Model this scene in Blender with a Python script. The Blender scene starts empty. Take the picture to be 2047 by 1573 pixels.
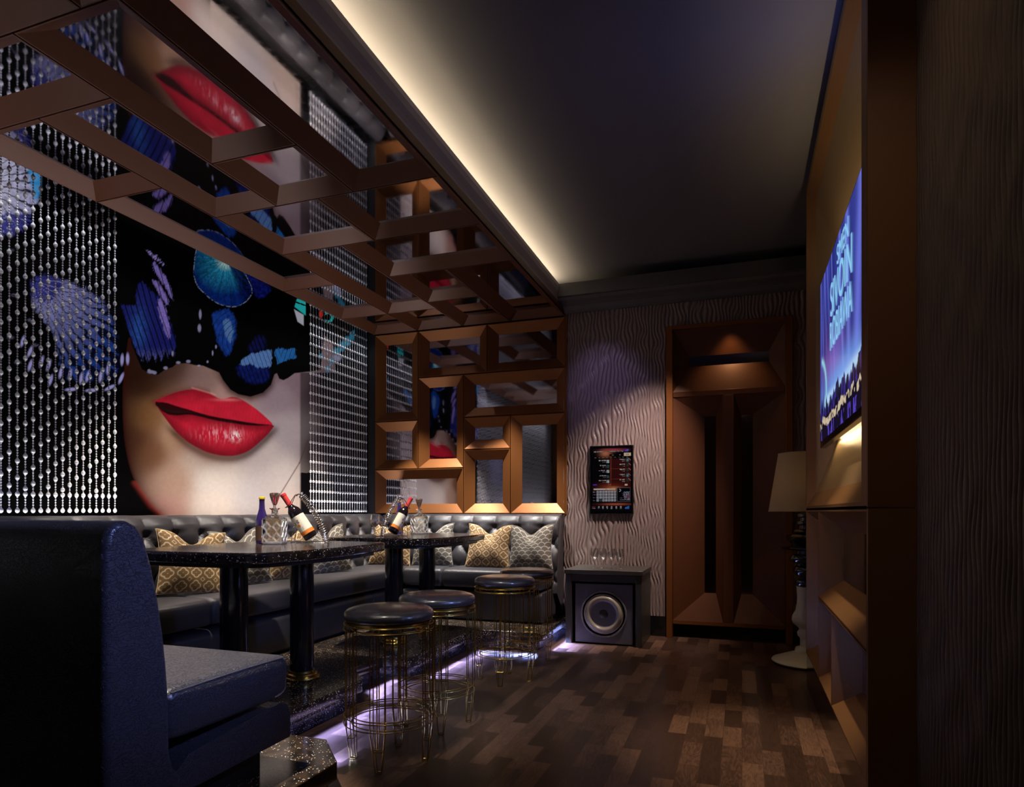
import bpy, math, random
import numpy as np
from mathutils import Vector, Matrix
random.seed(7)
rng = np.random.RandomState(5)
C = bpy.context.scene.collection
PI = math.pi
# ------------------------------------------------------------------ camera numbers
FPX = 1308.0; YAW = math.radians(19.36); CH = 1.2
SA, CA = math.sin(YAW), math.cos(YAW)

# ------------------------------------------------------------------ mesh helpers
class MB:
    def __init__(s): s.v = []; s.f = []
    def quad(s, a, b, c, d):
        n = len(s.v); s.v += [tuple(a), tuple(b), tuple(c), tuple(d)]; s.f.append((n, n+1, n+2, n+3)); return s
    def box(s, x0, x1, y0, y1, z0, z1):
        n = len(s.v)
        s.v += [(x0,y0,z0),(x1,y0,z0),(x1,y1,z0),(x0,y1,z0),(x0,y0,z1),(x1,y0,z1),(x1,y1,z1),(x0,y1,z1)]
        for q in ((0,3,2,1),(4,5,6,7),(0,1,5,4),(1,2,6,5),(2,3,7,6),(3,0,4,7)): s.f.append(tuple(n+i for i in q))
        return s
    def lathe(s, prof, seg=32, c=(0,0,0), cap=True):
        n = len(s.v)
        for r, z in prof:
            for k in range(seg):
                a = 2*PI*k/seg; s.v.append((c[0]+r*math.cos(a), c[1]+r*math.sin(a), c[2]+z))
        for i in range(len(prof)-1):
            for k in range(seg):
                k2 = (k+1) % seg
                s.f.append((n+i*seg+k, n+i*seg+k2, n+(i+1)*seg+k2, n+(i+1)*seg+k))
        if cap:
            s.f.append(tuple(n+k for k in range(seg))[::-1])
            m = n+(len(prof)-1)*seg
            s.f.append(tuple(m+k for k in range(seg)))
        return s
    def tube(s, pts, r, seg=8, closed=False):
        P = [Vector(p) for p in pts]; n = len(s.v); m = len(P)
        up = Vector((0.13, 0.27, 0.95)).normalized(); prev = None
        for i, p in enumerate(P):
            if closed: t = P[(i+1) % m]-P[i-1]
            else: t = P[min(i+1, m-1)]-P[max(i-1, 0)]
            t.normalize()
            if prev is None:
                a = t.cross(up)
                if a.length < 1e-3: a = t.cross(Vector((1,0,0)))
            else: a = prev-t*prev.dot(t)
            a.normalize(); b = t.cross(a); prev = a
            rr = r[i] if isinstance(r, (list, tuple)) else r
            for k in range(seg):
                an = 2*PI*k/seg; q = p+a*(rr*math.cos(an))+b*(rr*math.sin(an)); s.v.append(tuple(q))
        for i in range(m if closed else m-1):
            j = (i+1) % m
            for k in range(seg):
                k2 = (k+1) % seg
                s.f.append((n+i*seg+k, n+i*seg+k2, n+j*seg+k2, n+j*seg+k))
        if not closed:
            s.f.append(tuple(n+k for k in range(seg))[::-1]); q = n+(m-1)*seg
            s.f.append(tuple(q+k for k in range(seg)))
        return s
    def prism(s, poly, z0, z1):
        n = len(s.v); m = len(poly)
        for z in (z0, z1):
            for x, y in poly: s.v.append((x, y, z))
        s.f.append(tuple(range(n+m-1, n-1, -1))); s.f.append(tuple(range(n+m, n+2*m)))
        for i in range(m):
            j = (i+1) % m; s.f.append((n+i, n+j, n+m+j, n+m+i))
        return s
    def ball(s, c, rx, rz=None, seg=8, rings=5):
        rz = rz or rx
        return s.lathe([(max(rx*math.sin(PI*i/rings), rx*0.02), -rz*math.cos(PI*i/rings)) for i in range(rings+1)], seg, c, False)
    def xf(s, M, i0=0):
        for i in range(i0, len(s.v)): s.v[i] = tuple(M @ Vector(s.v[i]))
        return s
def link(name, me, mat, parent=None):
    o = bpy.data.objects.new(name, me); C.objects.link(o)
    if mat is not None:
        for m in (mat if isinstance(mat, list) else [mat]): me.materials.append(m)
    if parent is not None: o.parent = parent
    return o
def obj(name, mb, mat, parent=None, smooth=False, ang=35, bevel=0, seg=2, loc=None):
    me = bpy.data.meshes.new(name); me.from_pydata(mb.v, [], mb.f); me.update()
    if smooth:
        me.polygons.foreach_set('use_smooth', [True]*len(me.polygons))
        if ang < 180: me.set_sharp_from_angle(angle=math.radians(ang))
    o = link(name, me, mat, parent)
    if bevel:
        b = o.modifiers.new('bevel', 'BEVEL'); b.width = bevel; b.segments = seg; b.limit_method = 'ANGLE'
        b.angle_limit = math.radians(30); b.harden_normals = False
        me.polygons.foreach_set('use_smooth', [True]*len(me.polygons)); me.set_sharp_from_angle(angle=math.radians(50))
    if loc is not None: o.location = loc
    return o
def grid_obj(name, V, nu, nv, mat, parent=None, col=None, wrap=False, flip=False):
    """V: array (nv, nu, 3)"""
    me = bpy.data.meshes.new(name)
    V = np.asarray(V, dtype=np.float32).reshape(-1, 3)
    i = np.arange(nv-1)[:, None]*nu; j = np.arange(nu-1)[None, :]
    a = (i+j).ravel(); q = np.stack([a, a+1, a+nu+1, a+nu], 1)
    if wrap:
        k = np.arange(nv-1)*nu; q2 = np.stack([k+nu-1, k, k+nu, k+2*nu-1], 1); q = np.concatenate([q, q2])
    if flip: q = q[:, ::-1]
    q = np.ascontiguousarray(q)
    me.vertices.add(len(V)); me.vertices.foreach_set('co', V.ravel())
    me.loops.add(q.size); me.loops.foreach_set('vertex_index', q.ravel().astype(np.int32))
    me.polygons.add(len(q)); me.polygons.foreach_set('loop_start', (np.arange(len(q))*4).astype(np.int32))
    me.polygons.foreach_set('use_smooth', np.ones(len(q), dtype=bool))
    me.update(calc_edges=True)
    if col is not None:
        ca = me.color_attributes.new('Col', 'FLOAT_COLOR', 'POINT')
        c4 = np.ones((len(V), 4), np.float32); c4[:, :3] = col.reshape(-1, 3)
        ca.data.foreach_set('color', c4.ravel())
    return link(name, me, mat, parent)
def tag(o, label=None, cat=None, group=None, kind=None):
    if label: o['label'] = label
    if cat: o['category'] = cat
    if group: o['group'] = group
    if kind: o['kind'] = kind
    return o
def thing(name, label, cat, loc=(0,0,0), rz=0, group=None):
    o = bpy.data.objects.new(name, None); C.objects.link(o); o.empty_display_size = .1
    o.location = loc; o.rotation_euler = (0, 0, rz); return tag(o, label, cat, group)
def dup(root, loc, rz, label, group=None):
    r = root.copy(); C.objects.link(r); r.location = loc; r.rotation_euler = (0, 0, rz); r['label'] = label
    if group: r['group'] = group
    for ch in list(root.children):
        c = ch.copy(); C.objects.link(c); c.parent = r
        for g in list(ch.children):
            d = g.copy(); C.objects.link(d); d.parent = c
    return r

# ------------------------------------------------------------------ materials
def lin(c):
    return tuple((x/255/12.92 if x/255 <= .04045 else ((x/255+.055)/1.055)**2.4) for x in c)
def nodes(name):
    m = bpy.data.materials.new(name); m.use_nodes = True; nt = m.node_tree
    return m, nt, nt.nodes['Principled BSDF']
def setp(b, col=None, rough=None, metal=None, spec=None, emit=None, es=None, trans=None, ior=None, coat=None):
    if col is not None: b.inputs['Base Color'].default_value = (*col, 1)
    if rough is not None: b.inputs['Roughness'].default_value = rough
    if metal is not None: b.inputs['Metallic'].default_value = metal
    if spec is not None: b.inputs['Specular IOR Level'].default_value = spec
    if emit is not None: b.inputs['Emission Color'].default_value = (*emit, 1); b.inputs['Emission Strength'].default_value = es
    if trans is not None: b.inputs['Transmission Weight'].default_value = trans
    if ior is not None: b.inputs['IOR'].default_value = ior
    if coat is not None: b.inputs['Coat Weight'].default_value = coat; b.inputs['Coat Roughness'].default_value = .08
def simple(name, col, rough=.5, metal=0, **k):
    m, nt, b = nodes(name); setp(b, col, rough, metal, **k)
    n = nt.nodes.new('ShaderNodeTexNoise'); n.inputs['Scale'].default_value = 35; n.inputs['Detail'].default_value = 3
    tc = nt.nodes.new('ShaderNodeTexCoord'); nt.links.new(tc.outputs['Object'], n.inputs['Vector'])
    mr = nt.nodes.new('ShaderNodeMapRange'); mr.inputs[3].default_value = max(rough-.04, .0); mr.inputs[4].default_value = rough+.04
    nt.links.new(n.outputs['Fac'], mr.inputs[0]); nt.links.new(mr.outputs[0], b.inputs['Roughness'])
    return m
def bump(nt, b, src, strength, dist):
    bp = nt.nodes.new('ShaderNodeBump'); bp.inputs['Strength'].default_value = strength; bp.inputs['Distance'].default_value = dist
    nt.links.new(src, bp.inputs['Height']); nt.links.new(bp.outputs[0], b.inputs['Normal']); return bp
def coords(nt, scale=(1,1,1), out='Object'):
    tc = nt.nodes.new('ShaderNodeTexCoord'); mp = nt.nodes.new('ShaderNodeMapping'); mp.inputs['Scale'].default_value = scale
    nt.links.new(tc.outputs[out], mp.inputs['Vector']); return mp.outputs[0]
def leather(name, col, rough, cell=160, dist=.0012, strength=.6):
    m, nt, b = nodes(name); setp(b, col, rough, 0, spec=.6)
    v = nt.nodes.new('ShaderNodeTexVoronoi'); v.feature = 'DISTANCE_TO_EDGE'; v.inputs['Scale'].default_value = cell
    n = nt.nodes.new('ShaderNodeTexNoise'); n.inputs['Scale'].default_value = cell*.25; n.inputs['Detail'].default_value = 4
    co = coords(nt, (1, .75, 1.9)); nt.links.new(co, n.inputs['Vector'])
    mx = nt.nodes.new('ShaderNodeMixRGB'); mx.inputs[0].default_value = .12; nt.links.new(co, mx.inputs[1]); nt.links.new(n.outputs['Color'], mx.inputs[2])
    nt.links.new(mx.outputs[0], v.inputs['Vector'])
    mr = nt.nodes.new('ShaderNodeMapRange'); mr.inputs[2].default_value = .07; nt.links.new(v.outputs['Distance'], mr.inputs[0])
    bump(nt, b, mr.outputs[0], strength, dist)
    return m
M = {}
M['leather'] = leather('black_leather', (.042, .039, .044), .34, 230, .0007, .35)
M['leather_big'] = leather('grained_black_leather', (.05, .048, .056), .34, 62, .003, 1.0)
M['seatleather'] = leather('stool_leather', (.03, .028, .032), .24, 260, .0004, .25)
setp(M['seatleather'].node_tree.nodes['Principled BSDF'], coat=.6); M['seatleather'].node_tree.nodes['Principled BSDF'].inputs['Coat Roughness'].default_value = .16
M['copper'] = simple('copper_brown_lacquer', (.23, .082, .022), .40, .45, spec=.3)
M['copper_dark'] = simple('dark_walnut_lacquer', (.15, .058, .014), .5, .1)
M['cab'] = simple('bronze_panel', (.21, .105, .04), .36, .35)
M['mirror'] = simple('smoked_mirror', (.42, .40, .44), .04, 1.0)
M['mirror_dark'] = simple('dark_door_mirror', (.22, .2, .22), .06, 1.0)
M['brass'] = simple('aged_brass', (.55, .38, .10), .25, 1.0)
M['black'] = simple('black_paint', (.012, .011, .012), .45)
M['blackgloss'] = simple('black_gloss_lacquer', (.006, .006, .008), .13, 0, spec=.8)
M['graywood'] = simple('charcoal_timber', (.045, .042, .038), .4)
M['speaker'] = simple('speaker_front', (.11, .105, .12), .42)
M['speaker_ring'] = simple('speaker_metal_ring', (.30, .29, .32), .32, .5)
M['cone'] = simple('speaker_cone_paper', (.17, .17, .22), .55)
M['cap'] = simple('speaker_dust_cap', (.035, .034, .04), .35)
M['surround'] = simple('speaker_rubber', (.30, .27, .21), .32)
M['ceil'] = simple('matt_ceiling_paint', (.115, .11, .12), .75)
M['cornice'] = simple('cornice_paint', (.10, .095, .095), .6)
M['fascia'] = simple('cove_paint', (.30, .26, .27), .6)
M['chrome'] = simple('chrome_wire', (.8, .78, .75), .18, 1.0)
M['white_cer'] = simple('cream_lacquer', (.62, .60, .46), .35)
M['purple_glass'] = simple('deep_purple_glass', (.035, .018, .13), .12, 0, spec=.8, coat=.5)
M['wine_glass'] = simple('black_wine_glass', (.01, .006, .008), .08, 0, spec=.8)
M['red_foil'] = simple('red_foil', (.55, .045, .045), .35)
M['yellow'] = simple('yellow_cap', (.85, .55, .02), .4)
M['label_brown'] = simple('brown_bottle_label', (.10, .05, .03), .6)
M['label_cream'] = simple('cream_paper_label', (.85, .78, .58), .6)
M['label_orange'] = simple('orange_label_band', (.80, .22, .02), .6)
M['ink'] = simple('label_ink', (.05, .03, .02), .6)
M['etched'] = simple('etched_glass_edges', (.9, .88, .86), .3)
def glass(name, col=(1,1,1), rough=.02, ior=1.45):
    m, nt, b = nodes(name); setp(b, col, rough, 0, trans=1.0, ior=ior); return m
M['glass'] = glass('clear_glass'); M['cutglass'] = glass('cut_crystal', (1, .98, .96), .06, 1.5)
def thin_glass(name):
    m, nt, b = nodes(name); nt.nodes.remove(b)
    out = nt.nodes['Material Output']; g = nt.nodes.new('ShaderNodeBsdfGlossy'); g.inputs['Roughness'].default_value = .12
    t = nt.nodes.new('ShaderNodeBsdfTransparent'); t.inputs[0].default_value = (.93, .93, .93, 1)
    lw = nt.nodes.new('ShaderNodeLayerWeight'); lw.inputs[0].default_value = .55
    ad = nt.nodes.new('ShaderNodeMath'); ad.operation = 'ADD'; ad.inputs[1].default_value = .12; ad.use_clamp = True; nt.links.new(lw.outputs['Facing'], ad.inputs[0])
    mx = nt.nodes.new('ShaderNodeMixShader'); nt.links.new(ad.outputs[0], mx.inputs[0])
    nt.links.new(t.outputs[0], mx.inputs[1]); nt.links.new(g.outputs[0], mx.inputs[2]); nt.links.new(mx.outputs[0], out.inputs[0])
    return m
M['stemglass'] = thin_glass('thin_stemware_glass')
def granite(name, base, fleck):
    m, nt, b = nodes(name); setp(b, base, .14, 0, spec=.6)
    co = coords(nt)
    v = nt.nodes.new('ShaderNodeTexVoronoi'); v.inputs['Scale'].default_value = 150; nt.links.new(co, v.inputs['Vector'])
    # flecks: bright where cell colour high and close to the cell centre
    sep = nt.nodes.new('ShaderNodeSeparateColor'); nt.links.new(v.outputs['Color'], sep.inputs[0])
    g1 = nt.nodes.new('ShaderNodeMath'); g1.operation = 'GREATER_THAN'; g1.inputs[1].default_value = .86; nt.links.new(sep.outputs[0], g1.inputs[0])
    g2 = nt.nodes.new('ShaderNodeMath'); g2.operation = 'LESS_THAN'; g2.inputs[1].default_value = .34; nt.links.new(v.outputs['Distance'], g2.inputs[0])
    mm = nt.nodes.new('ShaderNodeMath'); mm.operation = 'MULTIPLY'; nt.links.new(g1.outputs[0], mm.inputs[0]); nt.links.new(g2.outputs[0], mm.inputs[1])
    n = nt.nodes.new('ShaderNodeTexNoise'); n.inputs['Scale'].default_value = 18; n.inputs['Detail'].default_value = 8; nt.links.new(co, n.inputs['Vector'])
    cr = nt.nodes.new('ShaderNodeValToRGB'); cr.color_ramp.elements[0].position = .4; cr.color_ramp.elements[0].color = (*base, 1)
    cr.color_ramp.elements[1].position = .75; cr.color_ramp.elements[1].color = (base[0]*5, base[1]*4, base[2]*3, 1)
    nt.links.new(n.outputs['Fac'], cr.inputs[0])
    mx = nt.nodes.new('ShaderNodeMixRGB'); nt.links.new(mm.outputs[0], mx.inputs[0]); nt.links.new(cr.outputs[0], mx.inputs[1]); mx.inputs[2].default_value = (*fleck, 1)
    nt.links.new(mx.outputs[0], b.inputs['Base Color']); return m
M['granite'] = granite('black_gold_granite', (.014, .011, .009), (.95, .85, .75))
M['granite_blue'] = granite('sparkling_granite', (.02, .018, .03), (.95, .92, 1.0))
def wood_floor():
    m, nt, b = nodes('dark_wood_blocks'); setp(b, rough=.30, spec=.45)
    co = coords(nt)
    br = nt.nodes.new('ShaderNodeTexBrick'); br.offset = .37; br.inputs['Scale'].default_value = 1.0
    br.inputs['Mortar Size'].default_value = .0012; br.inputs['Brick Width'].default_value = .32; br.inputs['Row Height'].default_value = .095
    br.inputs['Color1'].default_value = (0, 0, 0, 1); br.inputs['Color2'].default_value = (1, 1, 1, 1); br.inputs['Mortar'].default_value = (.3, .3, .3, 1)
    rot = nt.nodes.new('ShaderNodeMapping'); rot.inputs['Rotation'].default_value = (0, 0, PI/2); nt.links.new(co, rot.inputs['Vector']); nt.links.new(rot.outputs[0], br.inputs['Vector'])
    # offset grain per plank
    add = nt.nodes.new('ShaderNodeVectorMath'); add.operation = 'MULTIPLY_ADD'; add.inputs[1].default_value = (7, 7, 7)
    nt.links.new(br.outputs['Color'], add.inputs[0]); nt.links.new(co, add.inputs[2])
    mp = nt.nodes.new('ShaderNodeMapping'); mp.inputs['Scale'].default_value = (9, 1.6, 1); nt.links.new(add.outputs[0], mp.inputs['Vector'])
    n = nt.nodes.new('ShaderNodeTexNoise'); n.inputs['Scale'].default_value = 1.4; n.inputs['Detail'].default_value = 3; n.inputs['Distortion'].default_value = .6; nt.links.new(mp.outputs[0], n.inputs['Vector'])
    w = nt.nodes.new('ShaderNodeMath'); w.operation = 'MULTIPLY'; w.inputs[1].default_value = 70; nt.links.new(n.outputs['Fac'], w.inputs[0])
    sn = nt.nodes.new('ShaderNodeMath'); sn.operation = 'SINE'; nt.links.new(w.outputs[0], sn.inputs[0])
    f2 = nt.nodes.new('ShaderNodeTexNoise'); f2.inputs['Scale'].default_value = 6; f2.inputs['Detail'].default_value = 6
    mp2 = nt.nodes.new('ShaderNodeMapping'); mp2.inputs['Scale'].default_value = (40, 2.5, 1); nt.links.new(add.outputs[0], mp2.inputs['Vector']); nt.links.new(mp2.outputs[0], f2.inputs['Vector'])
    cr = nt.nodes.new('ShaderNodeValToRGB'); e = cr.color_ramp.elements
    e[0].position = 0; e[0].color = (.022, .011, .008, 1); e[1].position = 1; e[1].color = (.23, .128, .082, 1)
    e2 = e.new(.45); e2.color = (.056, .030, .021, 1)
    s1 = nt.nodes.new('ShaderNodeMath'); s1.operation = 'MULTIPLY_ADD'; s1.inputs[1].default_value = .07; nt.links.new(sn.outputs[0], s1.inputs[0])
    s2 = nt.nodes.new('ShaderNodeMath'); s2.operation = 'MULTIPLY_ADD'; s2.inputs[1].default_value = .55; nt.links.new(br.outputs['Color'], s2.inputs[0])
    s3 = nt.nodes.new('ShaderNodeMath'); s3.operation = 'MULTIPLY_ADD'; s3.inputs[1].default_value = .5; s3.inputs[2].default_value = -.05; nt.links.new(f2.outputs['Fac'], s3.inputs[0])
    nt.links.new(s3.outputs[0], s2.inputs[2]); nt.links.new(s2.outputs[0], s1.inputs[2]); nt.links.new(s1.outputs[0], cr.inputs[0])
    nt.links.new(cr.outputs[0], b.inputs['Base Color'])
    bump(nt, b, f2.outputs['Fac'], .12, .002)
    return m
M['floor'] = wood_floor()
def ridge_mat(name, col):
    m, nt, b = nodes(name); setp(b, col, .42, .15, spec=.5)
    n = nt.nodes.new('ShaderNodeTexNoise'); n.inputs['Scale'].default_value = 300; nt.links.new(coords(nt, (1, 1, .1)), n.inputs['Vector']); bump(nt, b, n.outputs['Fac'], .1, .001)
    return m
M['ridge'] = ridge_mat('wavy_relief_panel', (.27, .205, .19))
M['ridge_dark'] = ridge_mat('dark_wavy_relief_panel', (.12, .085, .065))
def vcol(name, emis=0, rough=.5, gloss=.4, base=1.0, wave=False):
    m, nt, b = nodes(name); setp(b, rough=rough, spec=gloss)
    a = nt.nodes.new('ShaderNodeVertexColor'); a.layer_name = 'Col'
    if base == 1.0: nt.links.new(a.outputs[0], b.inputs['Base Color'])
    else:
        mx = nt.nodes.new('ShaderNodeMixRGB'); mx.blend_type = 'MULTIPLY'; mx.inputs[0].default_value = 1; mx.inputs[2].default_value = (base, base, base, 1)
        nt.links.new(a.outputs[0], mx.inputs[1]); nt.links.new(mx.outputs[0], b.inputs['Base Color'])
    if emis: nt.links.new(a.outputs[0], b.inputs['Emission Color']); b.inputs['Emission Strength'].default_value = emis
    if wave:
        w = nt.nodes.new('ShaderNodeTexNoise'); w.inputs['Scale'].default_value = 500; nt.links.new(coords(nt), w.inputs['Vector']); bump(nt, b, w.outputs['Fac'], .3, .001)
    return m
M['mural'] = vcol('backlit_print', .67, .45, .15, .35)
M['tv'] = vcol('tv_picture', .85, .2, .4, .2)
M['menu'] = vcol('menu_picture', .30, .2, .4, .2)
M['pillow'] = vcol('woven_pillow_fabric', 0, .8, .2, 1.0, True)
def emis(name, col, s):
    m, nt, b = nodes(name); setp(b, (0,0,0), .5, 0, emit=col, es=s); return m
M['text'] = emis('screen_lettering', lin((140, 205, 240)), .95)
M['bead'] = simple('faceted_acrylic_bead', (.85, .84, .86), .22, 0, spec=.9)
M['bead'].node_tree.nodes['Principled BSDF'].inputs['Transmission Weight'].default_value = 0.0
M['thread'] = simple('bead_thread', (.25, .25, .27), .5)
def shade_mat():
    m, nt, b = nodes('lamp_shade_linen'); setp(b, (.60, .52, .36), .8); b.inputs['Transmission Weight'].default_value = 0
    nt.nodes.remove(b); out = nt.nodes['Material Output']
    d = nt.nodes.new('ShaderNodeBsdfDiffuse'); t = nt.nodes.new('ShaderNodeBsdfTranslucent')
    n = nt.nodes.new('ShaderNodeTexNoise'); n.inputs['Scale'].default_value = 30; nt.links.new(coords(nt, (4, 4, 30)), n.inputs['Vector'])
    cr = nt.nodes.new('ShaderNodeValToRGB'); cr.color_ramp.elements[0].color = (.50, .42, .27, 1); cr.color_ramp.elements[1].color = (.66, .58, .42, 1)
    nt.links.new(n.outputs['Fac'], cr.inputs[0]); nt.links.new(cr.outputs[0], d.inputs[0]); nt.links.new(cr.outputs[0], t.inputs[0])
    mx = nt.nodes.new('ShaderNodeMixShader'); mx.inputs[0].default_value = .45
    nt.links.new(d.outputs[0], mx.inputs[1]); nt.links.new(t.outputs[0], mx.inputs[2]); nt.links.new(mx.outputs[0], out.inputs[0]); return m
M['shade'] = shade_mat()

# ------------------------------------------------------------------ numpy noise
_tab = rng.rand(256, 256)
def vnoise(x, y):
    xi = np.floor(x).astype(int); yi = np.floor(y).astype(int); fx = x-xi; fy = y-yi
    fx = fx*fx*(3-2*fx); fy = fy*fy*(3-2*fy)
    g = lambda a, b: _tab[a % 256, b % 256]
    return (g(xi, yi)*(1-fx)+g(xi+1, yi)*fx)*(1-fy)+(g(xi, yi+1)*(1-fx)+g(xi+1, yi+1)*fx)*fy
def fbm(x, y, o=4):
    s = 0; a = .5
    for k in range(o): s = s+a*vnoise(x*2**k+13*k, y*2**k+7*k); a *= .5
    return s/(1-.5**o)
def sdf(X, Y, poly):
    """signed distance in px, negative inside"""
    P = np.array(poly, float); n = len(P); d = np.full(X.shape, 1e9); ins = np.zeros(X.shape, bool)
    for i in range(n):
        a = P[i]; b = P[(i+1) % n]; e = b-a; wx = X-a[0]; wy = Y-a[1]
        t = np.clip((wx*e[0]+wy*e[1])/(e@e+1e-9), 0, 1)
        d = np.minimum(d, (wx-e[0]*t)**2+(wy-e[1]*t)**2)
        c = ((a[1] > Y) != (b[1] > Y))
        with np.errstate(divide='ignore', invalid='ignore'):
            xx = (b[0]-a[0])*(Y-a[1])/((b[1]-a[1]) if b[1] != a[1] else 1e-9)+a[0]
        ins ^= c & (X < xx)
    d = np.sqrt(d); return np.where(ins, -d, d)
def smooth_poly(poly, it=2):
    P = [tuple(p) for p in poly]
    for _ in range(it):
        Q = []
        for i in range(len(P)):
            a = P[i]; b = P[(i+1) % len(P)]
            Q += [(a[0]*.75+b[0]*.25, a[1]*.75+b[1]*.25), (a[0]*.25+b[0]*.75, a[1]*.25+b[1]*.75)]
        P = Q
    return P
def cov(d, w=1.2): return np.clip(.5-d/w, 0, 1)
def sstep(a, b, x):
    t = np.clip((x-a)/(b-a), 0, 1); return t*t*(3-2*t)

# ------------------------------------------------------------------ the printed mural
def paint_mural(X, Y):
    """X, Y: chart coordinates of the print; returns linear rgb"""
    col = np.zeros(X.shape+(3,))
    def mix(c, m):
        m = np.clip(m, 0, 1)[..., None]; col[:] = col*(1-m)+(np.array(lin(c)) if not isinstance(c, np.ndarray) else c)*m
    # --- skin
    face = smooth_poly([(262,640),(247,740),(244,820),(250,900),(268,965),(300,1010),(325,1034),(325,1060),(700,1060),(690,1000),(675,900),(672,760),(660,640)], 2)
    dF = sdf(X, Y, face)
    kx = [(285,760,(84,50,32)),(270,880,(120,74,50)),(330,720,(92,62,52)),(420,755,(138,108,100)),(300,905,(140,92,62)),(290,835,(160,108,66)),
          (340,965,(196,154,128)),(330,1020,(206,150,132)),(430,960,(238,218,200)),(430,1020,(244,220,200)),(500,1000,(226,208,198)),(520,900,(196,176,170)),(560,960,(222,202,190)),
          (580,1020,(226,196,176)),(575,860,(168,150,152)),(560,790,(140,118,126)),(590,760,(120,98,104)),(650,900,(60,34,42)),(650,1000,(90,60,58)),(640,780,(70,50,56)),(400,900,(214,186,166)),(350,870,(196,150,118)),(460,775,(172,132,124)),(300,690,(80,50,38))]
    W = np.zeros(X.shape); S = np.zeros(X.shape+(3,))
    for x, y, c in kx:
        w = 1/(((X-x)**2+(Y-y)**2)/900+.35)**2; W += w; S += w[..., None]*np.array(lin(c))
    skin = S/W[..., None]*(.94+.12*fbm(X/5, Y/5, 3))[..., None]
    skin = skin*((.26+.74*sstep(244, 385, X+.16*(Y-800)))*(1-.35*(1-sstep(745, 800, Y))*(1-sstep(350, 470, X))))[..., None]
    mix(skin, cov(dF, 3))
    edge = np.exp(-np.clip(-dF, 0, 99)/14.)*(dF < 1)*(X < 420)
    mix((44, 10, 8), edge*.9)
    # reddish jaw rim at the bottom
    mix((170, 60, 50), .35*np.exp(-((sdf(X, Y, [(268,965),(300,1010),(330,1036),(331,1036),(301,1011),(269,965)]))/5)**2)*(Y > 960))
    # neck line
    ln = lambda a, b, w: np.exp(-(sdf(X, Y, [a, b, (b[0]+.2, b[1]), (a[0]+.2, a[1])])/w)**2)
    mix((120, 80, 72), .8*ln((546,1010),(598,925),1.2)+.7*ln((598,925),(615,880),1.4))
    # --- shadow round the lips
    lipU = smooth_poly([(304,804.5),(318,797),(334,790),(356,782),(378,778),(398,779),(412,783),(427,791),(438,797),(449,797),(460,793),(472,794),(484,799),(501,810),(515,820),(530,833),(547,849),(535,854),(520,851),(501,846),(482,843),(464,840),(446,838),(427,835),(410,830),(397,826),(375,823),(353,821),(330,816)], 1)
    lipL = smooth_poly([(312,812),(330,822),(353,826),(375,824),(397,826),(412,831),(427,834),(446,838),(464,839),(482,842),(501,845),(520,850),(550,848),(540,862),(530,873),(520,882),(508,893),(494,903),(478,909),(460,912),(443,911),(427,908),(410,903),(394,895),(378,886),(364,875),(352,864),(342,853),(328,834)], 1)
    dL = sdf(X, Y-6, lipL); mix((50, 14, 10), .8*np.exp(-(np.clip(dL, 0, 99)/9.)**2)*sstep(835, 870, Y)); mix((120, 74, 58), .5*np.exp(-(np.clip(dL, 0, 99)/26.)**2)*sstep(860, 900, Y)*(1-sstep(420, 520, X)))
    dU = sdf(X, Y, lipU); mix((95, 30, 30), .5*np.exp(-(np.clip(dU, 0, 99)/7.)**2)*(X < 420))
    mouth = smooth_poly([(303,803),(330,804),(353,812),(375,818),(397,825),(427,833),(464,839),(505,846),(547,849.5),(505,851.5),(464,846),(427,840),(397,832),(375,828),(353,831),(330,828)], 1)
    crease = np.sin(X*.95+Y*.16+3*fbm(X/14, Y/14, 2))
    red = np.array(lin((184, 28, 48)))[None, None]*(1+.035*crease+.35*(fbm(X/12, Y/12, 3)-.5))[..., None]
    sh = (.50+.62*sstep(776, 812, Y)-.25*(1-sstep(320, 380, X)))[..., None]
    mix(red*sh, cov(dU, 2)); 
    dl = sdf(X, Y, lipL); shade = (.42+.60*sstep(0, 26, -dl))[..., None]
    mix(red*1.08*shade, cov(dl, 2))
    mix((26, 4, 6), cov(sdf(X, Y, mouth), 2)*.97)
    hl = np.exp(-(((X-440)/38)**2+((Y-868)/12)**2))*sstep(.42, .8, fbm(X/2.2, Y/9, 3))*1.4
    mix((235, 150, 160), hl*.8)
    hl = np.exp(-(((X-470)/9)**2+((Y-872)/9)**2))*sstep(.35, .6, fbm(X/2.5, Y/5, 3)); mix((255, 235, 235), hl)
    mix((232, 130, 130), .55*np.exp(-(((X-455)/26)**2+((Y-799)/3)**2)))
    mix((240, 150, 140), .35*ln((383,775),(430,789),1.6))
    # --- mask (black) over the upper face
    mask = [(236,400),(236,640),(258,655),(262,686),(271,710),(283,738),(299,747),(315,749),(330,738),(344,734),(352,727),(372,726),(389,730),(405,731),(419,737),(437,744.5),(446,761),(460,779),(476,788),(500,793),(525,785),(541,769),(548,748),(553,746),(557.5,757),(566,760),(576,755),(588,746),(606,744),(640,740),(650,640),(650,400)]
    dm = sdf(X, Y, mask)
    soft = np.exp(-(np.clip(dm, 0, 99)/10.)**2)*sstep(415, 450, X)*(1-sstep(535, 570, X)); mix((40, 10, 8), soft*.8)
    mix((0, 0, 0), cov(dm, 1.6))
    o = 230; p = 480; k = 390/1917.
    def c5(L): return [(o+x*k, p+y*k) for x, y in L]
    tex = fbm(X/1.6, Y/1.6, 3); tex2 = fbm(X/5, Y/5, 3)
    sdn = lambda X, Y, P: sdf(X, Y, P)+(fbm(X/2.2+Y/9, Y/6-X/20, 3)-.5)*7+.5
    # left striped wing
    u = X-.30*(Y-600)
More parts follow.
